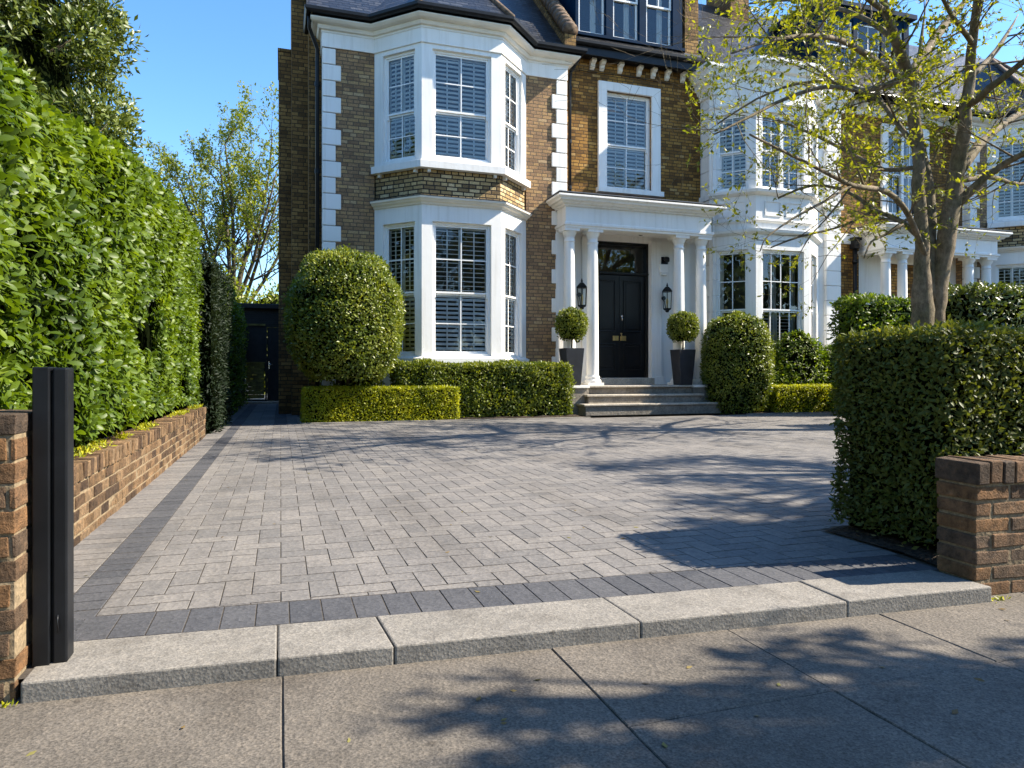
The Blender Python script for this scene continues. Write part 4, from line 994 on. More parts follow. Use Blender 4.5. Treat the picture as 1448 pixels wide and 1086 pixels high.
# ================================================================== CLIPPED BUSHES AND HEDGES BY THE HOUSE
def bush(name, cx, cy, pr, n, L, m, label, cat, seed, trunk=None, wr=.5, bulge=.05, f=.9, group=None):
    t = thing(name, (cx, cy, 0), label, cat, group)
    P, Nn = dome(cx, cy, pr, n, seed, bulge)
    leaf_object('crown', leaves_on(P, Nn, L, wr, jitter=L*.55), tones(n, P, 2.2, seed, .6), [M[m], M['core']], t, core_lathe(cx, cy, pr, f))
    if trunk:
        b = MB()
        for (dx, dy, r) in trunk: b.tube([(cx+dx, cy+dy, -.03), (cx+dx*.8, cy+dy*.8, .5), (cx+dx*1.4, cy+dy*1.4, pr[0][1]+.5)], [r, r*.85, r*.8], 8)
        b.build('trunk', M['darkbark'], t)
    return t
bush('round_bush', 1.27, 14.98, egg(1.15, .88, 3.56, .47, 16, 2.25), 30000, .062, 'roundlf', 'large clipped egg-shaped bush on a trunk in front of the bay window', 'bush', 3, [(.05, 0, .07), (-.1, .1, .05)], bulge=.085, f=.92)
bush('round_bush', 11.03, 15.2, egg(.84, .0, 2.52, .48, 14, 2.7), 15000, .06, 'roundlf', 'rounded clipped bush right of the porch column', 'bush', 9, None, bulge=.06, f=.92)
box_hedge('box_hedge', .42, 3.62, 14.58, 15.05, .0, .70, 15000, .04, .55, M['limebox'], 'low bright lime green box hedge under the large egg-shaped bush', seed=2, rd=.06, bulge=.02, inset=.05)
box_hedge('box_hedge', 11.75, 14.4, 14.56, 14.98, .0, .68, 9000, .042, .55, M['limebox'], 'low bright lime green box hedge in front of the neighbour bay', seed=5, rd=.06, bulge=.02, inset=.05)
box_hedge('clipped_hedge', 2.3, 6.35, 14.86, 15.45, .04, 1.22, 17000, .062, .5, M['boxleaf'], 'mid height loose green hedge under the bay window beside the steps', seed=7, rd=.14, bulge=.09, inset=.09)
bush('shrub', 1.55, 15.3, egg(.55, .1, .98, .4, 8), 2200, .075, 'boxleaf', 'small pale shrub beneath the large egg-shaped bush', 'shrub', 4, None, f=.85, bulge=.1)
for i, (x, y, r, h, lb) in enumerate(((13.05, 15.33, .85, 2.1, 'tall loose shrub in front of the white stucco bay'), (12.3, 15.3, .6, 1.5, 'short loose shrub between the rounded bush and the taller shrub'), (14.3, 15.45, .9, 1.7, 'wide loose shrub at the far end of the right bed'))):
    t = thing('shrub', (x, y, 0), lb, 'shrub', 'loose shrubs in front of the stucco bay'); pr = egg(r, .0, h, .45, 10, 2.2); P, Nn = dome(x, y, pr, 1000, i+20, .15, .36)
    leaf_object('crown', whorls(P, Nn, 6, .105, .34), tones(6000, None), [M['laurel'], M['core']], t, core_lathe(x, y, pr, .72, 16, .36))

# hedges further right, behind the tree
box_hedge('boundary_hedge', 12.75, 15.6, 13.0, 13.9, 0, 2.78, 9000, .11, .36, M['laurel'], 'laurel hedge behind the tree trunk, in front of the stucco house corner', seed=12, rd=.2, bulge=.12, inset=.15, long=True)
box_hedge('boundary_hedge', 11.9, 16.5, 9.4, 10.6, 0, 2.62, 11000, .10, .36, M['evergreen'], 'dark hedge at the right edge, behind the front hedge and right of the trunk', seed=13, rd=.2, bulge=.12, inset=.15, long=True)
box_hedge('boundary_hedge', 16.0, 19.0, 13.2, 14.2, 0, 2.72, 4500, .12, .36, M['limebox'], 'yellow green hedge seen between the trunk and the dark hedge', seed=14, rd=.2, bulge=.12, inset=.15, long=True)

# big clipped hedge on the street side, right
P, Nn = box_surface(3.31, 9.2, 2.81, 3.58, .08, 1.235, 105000, .028, 2.2, .07, 31, 'xyYZ')
keep = P[:, 0] < 6.5; P, Nn = P[keep], Nn[keep]
g1 = leaves_on(P, Nn, .034, .50, spread=.85, up=.2, jitter=.016, fold=.3)
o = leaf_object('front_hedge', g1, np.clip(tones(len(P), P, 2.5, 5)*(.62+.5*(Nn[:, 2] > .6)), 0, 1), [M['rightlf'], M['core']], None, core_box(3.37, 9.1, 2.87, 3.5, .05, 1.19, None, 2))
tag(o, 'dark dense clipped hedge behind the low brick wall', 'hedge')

# tall laurel hedge, left
prof = [(2.2, 2.5), (3.2, 2.58), (4.4, 2.70), (6.6, 2.95), (9.5, 3.2), (12.4, 3.55), (13.2, 3.4), (40, 3.4)]
def zh(y):
    for (a, b), (c, d) in zip(prof, prof[1:]):
        if a <= y <= c: return b+(d-b)*(y-a)/(c-a)
    return 2.4
zf = lambda x, y: (zh(y)-.60)/2.82
P, Nn = box_surface(-2.6, -1.26, 2.3, 13.1, 0.60, 3.42, 17000, .16, 1.1, .4, 41, 'XyYZ', zf)
keep = (P[:, 0] > -2.3); P, Nn = P[keep], Nn[keep]
hol = fbm(P, .9, 77); keep = hol > -.38; P, Nn = P[keep], Nn[keep]
Pn = P[P[:, 1] < 6.5]; 
dens = np.where(P[:, 1] < 7, 1.0, 1.0); L0 = .080
gA = whorls(P, Nn, 7, L0, .40, .45)
to = np.tile(np.clip(tones(len(P), P, 1.4, 3, .65)+.03, 0, 1), 7)*.75+rng.random(len(P)*7)*.25
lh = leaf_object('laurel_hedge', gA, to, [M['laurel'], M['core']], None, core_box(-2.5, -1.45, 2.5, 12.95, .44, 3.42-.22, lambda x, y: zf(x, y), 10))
tag(lh, 'tall glossy laurel hedge above the low brick wall on the left', 'hedge')
# moss at the hedge foot lies on the coping
Pm = np.stack([-1.30+rng.random(2500)*.13-.0, 4+rng.random(2500)*8.2, .47+rng.random(2500)*.025], 1); fm = fbm(Pm, 1.5, 4) > .05; Pm = Pm[fm]
mo = leaf_object('moss', leaf_geo(Pm, nz(rng.normal(size=(len(Pm), 3))+np.array([0, 0, .8])), nz(rng.normal(size=(len(Pm), 3))), .03+.02*rng.random(len(Pm)), .3), tones(len(Pm)), [M['limebox']]); tag(mo, kind='stuff')
# dark yew at the end of the low wall, and the lit hedge beyond
box_hedge('yew_hedge', -2.2, -.98, 12.5, 15.6, 0, 2.95, 16000, .07, .3, M['yew'], 'dark narrow yew hedge at the end of the low brick wall', seed=51, rd=.3, bulge=.08, inset=.12, faces='xXyYZ')
box_hedge('side_hedge', -2.4, -1.12, 16.2, 24.5, 0, 3.0, 9000, .10, .4, M['laurel'], 'light green hedge along the side path beside the shed', seed=52, rd=.25, bulge=.12, inset=.15)

# ================================================================== TREES
def twigs(mb, leaves, p, d, ln, r, lev, bend=.25, up=.12, kids=3, leafn=5, lsz=.06, spread=.7):
    """one twig with side twigs; fills leaves with (position, direction)"""
    p = Vector(p); d = Vector(d).normalized(); k = 4; pts = [p.copy()]; rs = [r]
    for i in range(k):
        d = (d+Vector((random.gauss(0, bend), random.gauss(0, bend), random.gauss(0, bend)+up*.5))*.5).normalized()
        p = p+d*(ln/k); pts.append(p.copy()); rs.append(max(.0018, r*(1-.72*(i+1)/k)))
        if lev > 0:
            for q in range(kids if i else max(1, kids-1)):
                if random.random() < .62:
                    dd = (d*.55+Vector((random.gauss(0, spread), random.gauss(0, spread), random.gauss(up, spread*.8)))).normalized()
                    twigs(mb, leaves, p, dd, ln*random.uniform(.4, .68), rs[-1]*.62, lev-1, bend, up, kids, leafn, lsz, spread)
    mb.tube(pts, rs, 5 if r < .012 else 7)
    if lev <= 1:
        for j in range(leafn if lev else leafn+1):
            t = 1-.55*random.random()**1.6; i = min(k-1, int(t*k)); q = pts[i].lerp(pts[i+1], t*k-i)
            leaves.append((q, (d+Vector((random.gauss(0, .8), random.gauss(0, .8), random.gauss(.0, .7)))).normalized()))
def leaf_part(name, leaves, lsz, wr, m, parent, long=False):
    P = np.array([tuple(a) for a, b in leaves]); D = np.array([tuple(b) for a, b in leaves])
    U = nz(rng.normal(size=P.shape)*.6+np.array([0, 0, 1.]))
    return leaf_object(name, leaf_geo(P, D, U, lsz*(.6+.8*rng.random(len(P))), wr, .2, long), tones(len(P), P, 1.5, 3), [M[m]], parent)

# the front tree right of the drive: limbs as world polylines (x, y, z, radius)
TREE = [[(10.836, 9.625, -0.02, 0.2272), (10.853, 9.625, 0.848, 0.202), (10.869, 9.625, 1.733, 0.1895), (10.886, 9.625, 2.301, 0.1769), (10.902, 9.625, 2.871, 0.1327), (10.869, 9.625, 3.501, 0.1137), (10.803, 9.625, 4.379, 0.1009), (10.771, 9.625, 5.133, 0.1008), (10.512, 9.495, 5.685, 0.0992), (10.258, 9.365, 6.156, 0.0975), (9.745, 9.105, 6.513, 0.0766), (9.369, 8.975, 6.918, 0.0634), (9.06, 8.845, 7.54, 0.0509), (8.585, 8.585, 8.183, 0.008)], [(10.347, 9.417, 6.152, 0.092), (11.315, 9.885, 6.963, 0.0846), (12.51, 10.405, 7.989, 0.0764), (13.922, 10.925, 9.13, 0.008)], [(11.051, 9.625, 2.307, 0.1015), (11.234, 9.755, 3.162, 0.0901), (11.533, 10.015, 4.145, 0.0859), (11.656, 10.275, 5.158, 0.0743), (11.898, 10.665, 6.273, 0.0558), (12.574, 11.185, 7.568, 0.044), (13.062, 11.445, 8.953, 0.008)], [(11.194, 9.677, -0.02, 0.1981), (11.178, 9.677, 0.847, 0.1853), (11.194, 9.677, 1.741, 0.1726), (11.218, 9.625, 2.312, 0.172), (11.369, 9.625, 3.021, 0.1599), (11.538, 9.625, 3.799, 0.1541), (11.709, 9.625, 4.585, 0.1418), (11.687, 9.495, 5.187, 0.1213), (11.611, 9.365, 5.769, 0.1009), (11.713, 9.365, 6.287, 0.0885), (11.454, 9.105, 6.888, 0.0739), (11.272, 8.845, 7.582, 0.0541), (11.019, 8.585, 8.337, 0.008)], [(11.692, 9.625, 4.068, 0.0902), (11.934, 9.365, 4.434, 0.0699), (12.195, 9.105, 4.715, 0.0565), (12.327, 8.585, 4.907, 0.0423), (12.965, 8.325, 5.313, 0.0241)], [(11.795, 9.625, 4.722, 0.0969), (12.597, 9.885, 5.336, 0.0873), (13.937, 10.405, 6.063, 0.0717), (15.687, 10.925, 6.895, 0.0616), (18.062, 11.445, 8.121, 0.008)], [(11.645, 9.365, 5.773, 0.0694), (11.516, 8.845, 5.872, 0.0604), (11.628, 8.325, 6.15, 0.0465), (11.833, 7.805, 6.462, 0.0224)], [(11.034, 9.625, 2.94, 0.0571), (10.289, 9.365, 3.72, 0.0488), (9.549, 9.105, 4.0, 0.0469), (8.312, 8.585, 3.881, 0.0379), (7.478, 8.325, 3.972, 0.0258), (6.641, 8.065, 4.069, 0.0196), (5.865, 7.805, 4.148, 0.014)], [(10.902, 9.625, 3.376, 0.0506), (10.695, 9.885, 3.757, 0.0449), (10.573, 10.405, 4.082, 0.0399), (10.491, 10.925, 4.521, 0.0344), (10.107, 11.445, 4.759, 0.0283), (9.468, 11.705, 4.516, 0.0213)], [(10.446, 9.625, 3.624, 0.0312), (10.047, 9.625, 3.425, 0.0247), (9.602, 9.495, 3.252, 0.0182), (9.32, 9.365, 2.939, 0.0119)], [(10.82, 9.625, 4.911, 0.0505), (10.612, 9.885, 5.518, 0.0448), (10.657, 10.405, 6.164, 0.0399), (10.32, 10.925, 6.617, 0.0343), (9.763, 11.445, 6.749, 0.028), (9.161, 11.965, 6.56, 0.0215), (8.421, 12.225, 6.064, 0.0143)], [(10.274, 9.365, 6.073, 0.061), (9.06, 8.845, 5.978, 0.0509), (7.994, 8.325, 5.884, 0.0419), (6.893, 7.805, 5.606, 0.0289), (5.787, 7.285, 5.132, 0.0176), (5.033, 7.025, 4.762, 0.0125)], [(10.242, 9.365, 6.093, 0.0548), (9.105, 9.105, 5.631, 0.0405), (8.081, 8.845, 5.468, 0.033), (7.07, 8.585, 5.05, 0.0261), (6.256, 8.325, 4.606, 0.0199), (5.589, 8.195, 4.245, 0.0096)], [(9.715, 9.105, 6.532, 0.053), (9.441, 9.365, 6.942, 0.0418), (9.184, 9.885, 7.396, 0.037), (8.722, 10.405, 7.706, 0.0254), (8.209, 10.925, 7.818, 0.0196)], [(10.82, 9.625, 4.696, 0.0442), (10.557, 10.145, 4.752, 0.0391), (10.491, 10.925, 5.305, 0.0344), (10.107, 11.445, 5.776, 0.0283), (9.678, 11.965, 6.189, 0.0217)], [(11.437, 9.105, 6.762, 0.0492), (10.635, 8.845, 7.0, 0.0354), (9.645, 8.325, 7.139, 0.0275), (8.641, 7.805, 7.296, 0.0153)], [(11.713, 9.365, 6.287, 0.0506), (13.054, 9.885, 7.214, 0.0475), (14.691, 10.665, 8.533, 0.008)], [(9.339, 8.975, 6.913, 0.0461), (7.994, 8.325, 6.744, 0.0314), (6.549, 7.545, 6.364, 0.0186), (5.479, 7.025, 5.966, 0.0127)], [(10.657, 10.405, 4.088, 0.0266), (10.074, 10.665, 3.782, 0.0201), (9.098, 10.665, 3.522, 0.0196), (8.472, 10.665, 3.291, 0.0129)], [(8.312, 8.585, 3.881, 0.0217), (7.542, 8.325, 3.512, 0.0207), (6.869, 8.195, 3.181, 0.015), (6.348, 8.065, 2.875, 0.0097), (6.232, 8.065, 2.674, 0.0073)], [(11.795, 9.625, 4.528, 0.0582), (13.209, 10.145, 4.854, 0.0485), (14.691, 10.665, 4.974, 0.0371), (16.121, 10.925, 5.239, 0.0233)]]
KT = 1.75
tt = thing('garden_tree', TREE[0][0][:3], 'multi-stemmed tree with bare lower branches and fresh yellow green leaves, rising behind the front hedge', 'tree')
tb = MB(); lv = []; tw = MB()
def smooth(pts, n=3):
    o = []
    for i in range(len(pts)-1):
        p0, p1, p2, p3 = [np.array(pts[max(0, min(len(pts)-1, j))]) for j in (i-1, i, i+1, i+2)]
        for k in range(n):
            t = k/n; o.append(.5*((2*p1)+(-p0+p2)*t+(2*p0-5*p1+4*p2-p3)*t*t+(-p0+3*p1-3*p2+p3)*t**3))
    o.append(np.array(pts[-1])); return o
for li, br in enumerate(TREE):
    q = smooth(br); pts = [tuple(a[:3]+rng.normal(size=3)*a[3]*.10) for a in q]; rs = [max(.004, a[3]) for a in q]
    tb.tube(pts, rs, 14 if rs[0] > .06 else 8)
    for i in range(2, len(q)):
        if rs[i] > .07*KT: continue
        a = Vector(pts[i]); d = (a-Vector(pts[i-1])).normalized()
        for k in range(1 if rs[i] < .05*KT else 0):
            if a.z < 1+1.32*KT or a.z > 1+4.02*KT or a.x < .67*a.y or random.random() < ((.2 if a.x > .93*a.y else .4) if a.z > 1+2.38*KT else .4): continue
            dd = (d*.5+Vector((random.gauss(-.05, .75), random.gauss(0, .75), random.gauss(.18, .55)))).normalized()
            twigs(tw, lv, a, dd, random.uniform(.48, .98)*KT, min(rs[i]*.5, .011*KT), 2, .2, .07, 2, 12, .05, .5)
tb.build('trunk', M['bark'], tt); tw.build('twigs', M['bark'], tt)
lv = [a for a in lv if a[0].x > .63*a[0].y and random.random() < ((.6 if a[0].x < .9*a[0].y else .9) if a[0].z > 1+2.26*KT else .4)]
leaf_part('crown', lv, .043*KT, .45, 'spring_gold', tt)
print('tree leaves', len(lv))

# far spring tree beyond the shed
def rec_tree(name, base, h, label, lm, lsz, levels=4, seed=1, spread=.42, grp=None, leafn=5, kids=3, r0=.22, wr=.5, bark='darkbark', fork=.22, leafjit=.25):
    random.seed(seed); t = thing(name, base, label, 'tree', grp); b = MB(); L = []
    def grow(p, d, ln, r, lev):
        pts = [p.copy()]; rs = [r]; k = 4
        for i in range(k):
            d = (d+Vector((random.gauss(0, .09), random.gauss(0, .09), .07))).normalized(); p = p+d*(ln/k); pts.append(p.copy()); rs.append(r*(1-.42*(i+1)/k))
            if lev <= 1:
                for _ in range(leafn): L.append((p+Vector((random.gauss(0, leafjit), random.gauss(0, leafjit), random.gauss(0, leafjit))), Vector((random.gauss(0, 1), random.gauss(0, 1), random.gauss(.2, 1))).normalized()))
        b.tube(pts, rs, 8 if r > .05 else 5)
        if lev > 0:
            for q in range(kids+(1 if lev > 2 else 0)):
                a = random.uniform(0, 2*math.pi); s = random.uniform(spread*.6, spread*1.35)
                side = d.orthogonal().normalized(); side.rotate(__import__('mathutils').Quaternion(d, a))
                i = random.choice((2, 3, 4)); grow(pts[i], (d*math.cos(s)+side*math.sin(s)).normalized(), ln*random.uniform(.62, .82), rs[i]*.66, lev-1)
    grow(Vector(base), Vector((0, 0, 1)), h*fork, r0, levels)
    b.build('trunk', M[bark], t); leaf_part('crown', L, lsz, wr, lm, t); return t
random.seed(15)
t = thing('spring_tree', (-2.2, 36, 0), 'tall airy tree in pale spring leaf beyond the shed', 'tree')
tb2 = MB(); L = []
tb2.tube([(-2.2, 36, 0), (-2.2, 36, 2.2), (-2.15, 36, 4.2)], [.30, .26, .22], 10)
def fan(p, d, ln, r, lev):
    pts = [p.copy()]; rs = [r]; k = 5
    for i in range(k):
        d = (d+Vector((random.gauss(0, .07), random.gauss(0, .07), .05))).normalized(); p = p+d*(ln/k); pts.append(p.copy()); rs.append(max(.006, r*(1-.75*(i+1)/k)))
        if lev > 0 and i > 0:
            for q in range(3 if lev == 2 else 2):
                side = d.orthogonal().normalized(); side.rotate(__import__('mathutils').Quaternion(d, random.uniform(0, 6.28))); sa = random.uniform(.5, .95)
                fan(p, (d*math.cos(sa)+side*math.sin(sa)).normalized(), ln*random.uniform(.28, .48)*(1.1-.11*i), rs[-1]*.55, lev-1)
    tb2.tube(pts, rs, 7 if r > .05 else 4)
    if lev <= 1:
        for q in range(19 if lev == 0 else 8):
            u = random.uniform(.2, 1)*k; i = min(k-1, int(u)); c = pts[i].lerp(pts[i+1], u-i)
            L.append((c+Vector((random.gauss(0, .09), random.gauss(0, .09), random.gauss(0, .09))), Vector((random.gauss(0, 1), random.gauss(0, 1), random.gauss(.2, 1))).normalized()))
for i in range(13):
    a = i*2.4; inc = R(6+38*((i+.5)/13)); fan(Vector((-2.2, 36, 2.6+1.6*(1-i/13))), Vector((math.cos(a)*math.sin(inc), math.sin(a)*math.sin(inc), math.cos(inc))), random.uniform(7.4, 8.8)*(1-.018*i), .12, 2)
tb2.build('trunk', M['darkbark'], t); leaf_part('crown', L, .15, .5, 'spring', t); print('far tree', len(L))
for i, (x, y, h, r, lb) in enumerate(((-2.6, 29.5, 4.9, 1.8, 'bright yellow green shrub above the shed, nearest the hedge'), (-.2, 30.5, 4.3, 2.0, 'yellow green shrub just above the shed roof'), (-4.4, 27, 4.6, 1.6, 'tall pale shrub showing above the far end of the laurel hedge'))):
    t = thing('shrub', (x, y, 0), lb, 'shrub', 'shrubs behind the shed'); pr = egg(r, .2, h, .5, 10, 2.1); P, Nn = dome(x, y, pr, 3800, i+60, .5)
    leaf_object('crown', leaves_on(P, Nn, .19, .45, jitter=.2), tones(3800, P, 1, 2), [M['spring'], M['core']], t, core_lathe(x, y, pr, .7))

# dense evergreen behind the laurel hedge
EX, EY = -3.85, 10.6
t = thing('evergreen_tree', (EX, EY, 0), 'dense olive green evergreen tree rising behind the laurel hedge', 'tree')
b = MB(); b.tube([(EX, EY, 0), (EX+.1, EY, 2.5), (EX+.1, EY-.1, 5), (EX, EY, 7.6)], [.22, .18, .12, .05], 10)
PP, NN = [], []
for i in range(95):
    z = random.uniform(1.9, 8.0); rr = 1.62*math.sqrt(max(.05, 1-(abs(z-3.9)/4.4)**2.2))*random.uniform(.72, 1.05); a = random.uniform(0, 2*math.pi)
    c = (EX+rr*math.cos(a), EY+rr*math.sin(a), z); s_ = random.uniform(.30, .55)
    P, Nn = dome(c[0], c[1], egg(s_, z-s_*.7, z+s_*.75, .5, 8, 2), 1150, i, .14); PP.append(P); NN.append(Nn)
    b.tube([(EX, EY, max(1, z-1.2)), ((c[0]+EX)/2, (c[1]+EY)/2, z-.4), c], [.06, .04, .015], 6)
b.build('trunk', M['darkbark'], t); P = np.vstack(PP); Nn = np.vstack(NN)
leaf_object('crown', leaves_on(P, Nn, .088, .42, spread=.7, up=.3, jitter=.06), tones(len(P), P, 1.2, 8, .6), [M['evergreen'], M['core']], t, core_lathe(EX, EY, egg(1.25, 2, 7.4, .4, 10, 2), 1))
# upright sprigs showing above the laurel hedge
tw = MB(); lv = []
t = thing('sprig_bush', (-2.2, 11.5, 0), 'dark upright sprigs standing above the laurel hedge against the sky', 'shrub')
for (x, y, z, n_) in ((-2.0, 9.0, 3.15, 5), (-1.95, 10.6, 3.25, 4), (-1.95, 11.6, 3.3, 5), (-2.0, 7.7, 3.1, 4)):
    for _ in range(n_):
        p = Vector((x+random.gauss(0, .12), y+random.gauss(0, .2), z-.3)); d = Vector((random.gauss(.2, .3), random.gauss(0, .3), 1)).normalized(); tw.tube([p-Vector((0, 0, 1.2)), p, p+d*.75], [.012, .009, .003], 5)
        for k in range(26):
            q = p+d*(.05+.72*k/26); a = k*2.4; lv.append((q, (d*.6+Vector((math.cos(a), math.sin(a), 0))).normalized()))
tw.build('stem', M['darkbark'], t); leaf_part('foliage', lv, .10, .35, 'evergreen', t)

# dry leaves and a few weeds
P = []; 
for _ in range(170):
    k = random.random()
    if k < .35: x, y, z = random.uniform(-1.1, 3), random.uniform(3, 12), .004
    elif k < .6: x, y, z = random.uniform(-1, 3.2), random.uniform(1.2, 2.35), -.061
    else: x, y, z = random.uniform(3.2, 3.9), random.uniform(2.75, 3.6), .05
    P.append((x, y, z))
P = np.array(P); D = nz(rng.normal(size=P.shape)*np.array([1, 1, .08])); U = nz(rng.normal(size=P.shape)*.3+np.array([0, 0, 1.]))
M['dryleaf'] = leafmat('dry_leaf', [(0, (.10, .055, .02)), (.5, (.20, .13, .04)), (1, (.16, .17, .04))], .7, .2)
tag(leaf_object('fallen_leaves', leaf_geo(P, D, U, .018+.022*rng.random(len(P)), .5, -.25), tones(len(P)), [M['dryleaf']]), kind='stuff')
P = []
for (x, y, z, n_, s_) in ((3.20, 2.42, -.065, 26, .03), (-.84, 2.63, -.065, 9, .012)):
    for _ in range(n_): P.append((x+random.gauss(0, s_), y+random.gauss(0, s_*.35), z))
P = np.array(P); D = nz(rng.normal(size=P.shape)*.6+np.array([0, 0, .7]))
tag(leaf_object('weeds', leaf_geo(P, D, nz(rng.normal(size=P.shape)), .015+.02*rng.random(len(P)), .28), tones(len(P)), [M['limebox']]), kind='stuff')

# street tree outside the frame whose crown shades the pavement
random.seed(21)
SX, SY = 1.098, -.288
t = thing('street_tree', (7.2, .2, -.07), 'street tree standing on the pavement beyond the right edge, shading the paving', 'tree')
b = MB(); b.tube([(7.2, .2, -.07), (7.15, .25, 2.2), (7.1, .3, 3.4), (7.0, .5, 5.6)], [.2, .17, .14, .05], 12); PP, NN = [], []
SH = [(0.649, 2.223, 0.163, 0.1), (0.526, 2.113, 0.109, 0.08), (0.705, 2.031, 0.13, 0.087), (0.756, 2.328, 0.086, 0.061), (0.825, 2.038, 0.11, 0.061), (0.972, 1.99, 0.133, 0.057), (1.121, 1.99, 0.135, 0.06), (1.335, 1.997, 0.14, 0.073), (1.599, 2.051, 0.148, 0.071), (1.689, 2.248, 0.161, 0.072), (1.94, 2.314, 0.127, 0.067), (1.802, 2.076, 0.153, 0.088), (1.995, 2.112, 0.159, 0.071), (2.184, 2.274, 0.115, 0.055), (1.667, 1.887, 0.186, 0.091), (1.974, 1.927, 0.148, 0.092), (2.217, 1.972, 0.129, 0.079), (2.111, 1.795, 0.167, 0.105), (2.574, 1.922, 0.132, 0.106), (2.36, 1.713, 0.143, 0.114), (2.105, 1.617, 0.155, 0.098), (0.684, 1.848, 0.159, 0.073), (0.88, 1.803, 0.16, 0.074), (1.102, 1.791, 0.165, 0.085), (1.336, 1.778, 0.17, 0.091), (1.507, 1.678, 0.166, 0.094), (1.739, 1.645, 0.17, 0.106), (1.866, 1.518, 0.163, 0.098), (2.021, 1.467, 0.163, 0.098), (0.914, 1.698, 0.172, 0.061), (1.131, 1.626, 0.172, 0.067), (1.349, 1.555, 0.172, 0.067), (1.567, 1.483, 0.172, 0.067), (1.785, 1.411, 0.172, 0.067), (0.545, 1.802, 0.114, 0.036), (1.03, 1.541, 0.216, 0.081), (1.349, 1.405, 0.212, 0.079), (1.652, 1.306, 0.212, 0.079), (0.689, 1.654, 0.162, 0.054), (2.868, 1.97, 0.139, 0.091), (2.63, 1.711, 0.148, 0.122)]
for (x, y, r, ry) in SH:
    z = random.uniform(3.9, 4.7); c = Vector((x+SX*(z+.065), y+SY*(z+.065), z)); n_ = int(50+1750*r*ry)
    P = np.array(c)+rng.normal(size=(n_, 3))*np.array([r*.62, ry*.62, r*.3]); P = P[fbm(P, 3.2, 9) > -.25]; n_ = len(P); PP.append(P); NN.append(nz(rng.normal(size=(n_, 3))+np.array([0, 0, .6])))
    m_ = Vector((7.1, .3, 3.2)).lerp(c, .5)+Vector((0, 0, .35)); b.tube([(7.1, .3, 3.2), m_, c, c+(c-m_)*.3], [.06, .035, .014, .006], 6)
b.build('trunk', M['bark'], t); P = np.vstack(PP); Nn = np.vstack(NN)
leaf_object('crown', leaves_on(P, Nn, .085, .5, jitter=.02), tones(len(P)), [M['street']], t)

t = thing('added_shade_tree', (11.2, 4.0, 0), 'unseen tree added beyond the right edge so its crown dapples the right of the drive', 'tree')  # unseen, added tree: leaf clusters set so their shade dapples the drive
b = MB(); b.tube([(11.2, 4.0, 0), (11.1, 4.0, 2.6), (10.8, 4.1, 4.4), (10.3, 4.3, 6.4)], [.2, .17, .12, .04], 12); PP, NN = [], []
for (x, y, r, ry) in [(3.26, 6.847, 0.227, 0.41), (3.675, 6.832, 0.308, 0.423), (4.313, 7.011, 0.323, 0.407), (4.85, 6.972, 0.41, 0.48), (5.108, 6.55, 0.394, 0.499), (5.557, 6.402, 0.394, 0.554), (5.498, 5.82, 0.292, 0.667), (3.456, 5.74, 0.329, 0.271), (3.961, 5.807, 0.34, 0.372), (4.132, 5.298, 0.382, 0.435), (4.415, 4.999, 0.309, 0.477), (4.191, 4.364, 0.22, 0.432), (2.86, 4.649, 0.214, 0.153), (3.29, 4.823, 0.282, 0.285), (3.418, 4.465, 0.321, 0.307), (3.534, 4.143, 0.254, 0.276), (3.427, 3.689, 0.184, 0.266), (2.657, 4.056, 0.189, 0.159), (2.858, 3.876, 0.23, 0.19), (2.417, 3.615, 0.169, 0.127), (2.499, 3.326, 0.179, 0.113), (2.798, 3.398, 0.165, 0.137), (2.222, 3.258, 0.095, 0.065), (5.268, 5.143, 0.263, 0.542), (4.22, 4.055, 0.208, 0.388)]:
    z = random.uniform(5.2, 6.2); c = Vector((x+SX*z, y+SY*z, z)); n_ = int(110+3600*r*ry)
    P = np.array(c)+rng.normal(size=(n_, 3))*np.array([r*.6, ry*.6, r*.25]); P = P[fbm(P, 2.6, 5) > -.3]; n_ = len(P)
    if not n_: continue
    PP.append(P); NN.append(nz(rng.normal(size=(n_, 3))+np.array([0, 0, .6])))
    m_ = Vector((11.0, 4.0, 4.0)).lerp(c, .5)+Vector((0, 0, .4)); b.tube([(11.0, 4.0, 3.8), m_, c, c+(c-m_)*.25], [.05, .03, .012, .005], 6)
b.build('trunk', M['bark'], t); P = np.vstack(PP); Nn = np.vstack(NN)
leaf_object('crown', leaves_on(P, Nn, .085, .5, jitter=.02), tones(len(P)), [M['street']], t)

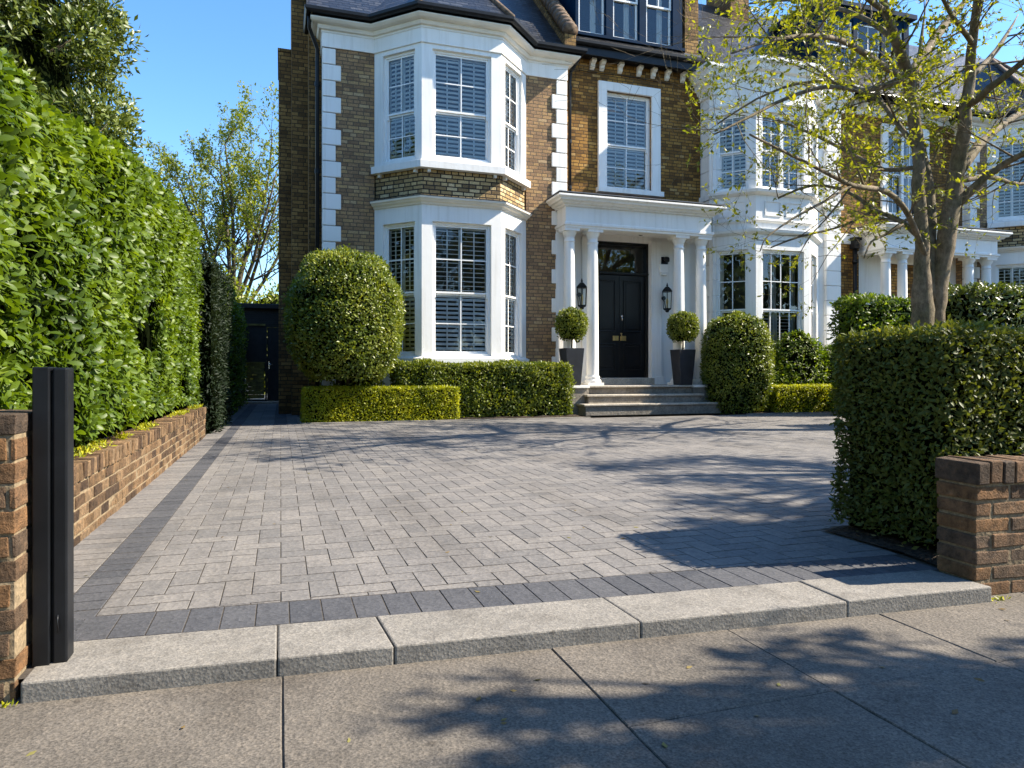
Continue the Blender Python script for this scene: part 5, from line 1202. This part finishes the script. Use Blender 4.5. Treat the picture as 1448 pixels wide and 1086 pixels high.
# trees across the street, mirrored in the window panes
labs = ['broad leafy tree across the street, mirrored in the lower bay panes', 'tall leafy tree across the street, mirrored in the fanlight', 'leafy tree across the street, mirrored in the stucco bay panes', 'low leafy tree across the street, mirrored in the far porch', 'leafy tree across the street facing the shed path', 'slim leafy tree across the street', 'leafy tree far along the street, mirrored in the stucco bay', 'last leafy tree far along the street', 'leafy tree in the next garden beyond the brick pier', 'leafy tree in the next garden beyond the evergreen']
for i, (x, y, h) in enumerate(((-5, -17, 10.6), (1.5, -19, 11.2), (8, -17, 10.4), (13, -18, 11.4), (-13, -18, 10.6), (22, -18, 13.4), (29, -17.5, 13.4), (39.5, -15, 10.5), (-9.5, .5, 9.5), (-9.5, 13.5, 9.5))):
    t = thing('street_tree', (x, y, -.1), labs[i], 'tree', 'trees across the street')
    b = MB(); b.tube([(x, y, -.1), (x, y, 3), (x+.2, y, h*.8)], [.2, .16, .05], 8); PP, NN = [], []
    for k in range(38):
        a = random.uniform(0, 6.28); z = random.uniform(1.6, h); rr = 2.9*math.sqrt(max(.05, 1-((z-h*.5)/(h*.55))**2))*random.uniform(.3, 1); c = (x+rr*math.cos(a), y+rr*math.sin(a), z)
        P = np.array(c)+rng.normal(size=(110, 3))*.55; PP.append(P); NN.append(nz(rng.normal(size=(110, 3))))
    b.build('trunk', M['darkbark'], t); P = np.vstack(PP); leaf_object('crown', leaves_on(P, np.vstack(NN), .42, .6), tones(len(P)), [M['street']], t)

# ================================================================== SKY, SUN, CAMERA
sun_v = Vector((.725, -.19, .66)).normalized()
el = math.asin(sun_v.z); az = math.atan2(sun_v.x, sun_v.y)
wd = bpy.data.worlds.new('World'); scene.world = wd; wd.use_nodes = True
nt = wd.node_tree; bg = nt.nodes['Background']
sky = nt.nodes.new('ShaderNodeTexSky'); sky.sky_type = 'NISHITA'; sky.sun_disc = False
sky.sun_elevation = el; sky.sun_rotation = az; sky.altitude = 50; sky.air_density = 1.0; sky.dust_density = .25; sky.ozone_density = 3.0
hs = nt.nodes.new('ShaderNodeHueSaturation'); hs.inputs['Saturation'].default_value = 1.2; nt.links.new(sky.outputs[0], hs.inputs['Color']); nt.links.new(hs.outputs[0], bg.inputs[0]); bg.inputs[1].default_value = .116
sl_ = bpy.data.lights.new('sun', 'SUN'); sl_.energy = 4.6; sl_.angle = R(.53); sl_.color = (1, .91, .76)
so_ = bpy.data.objects.new('sun', sl_); COL.objects.link(so_); so_.location = (20, -5, 20)
so_.rotation_euler = sun_v.to_track_quat('Z', 'Y').to_euler()
cd = bpy.data.cameras.new('camera'); cd.sensor_width = 36; cd.lens = 36*993/1448; cd.shift_y = -15/1448; cd.clip_end = 500; cd.clip_start = .05
co = bpy.data.objects.new('camera', cd); COL.objects.link(co); co.location = (0, 0, 1.0); co.rotation_euler = (R(90), 0, -R(18.23)); scene.camera = co
vs_ = scene.view_settings; vs_.view_transform = 'Standard'; vs_.look = 'None'; vs_.exposure = 1.55; vs_.gamma = 1
scene.cycles.max_bounces = 6; scene.cycles.transparent_max_bounces = 12; scene.cycles.diffuse_bounces = 3; scene.cycles.glossy_bounces = 3; scene.cycles.transmission_bounces = 4
scene.cycles.caustics_reflective = False; scene.cycles.caustics_refractive = False; scene.cycles.sample_clamp_indirect = 6
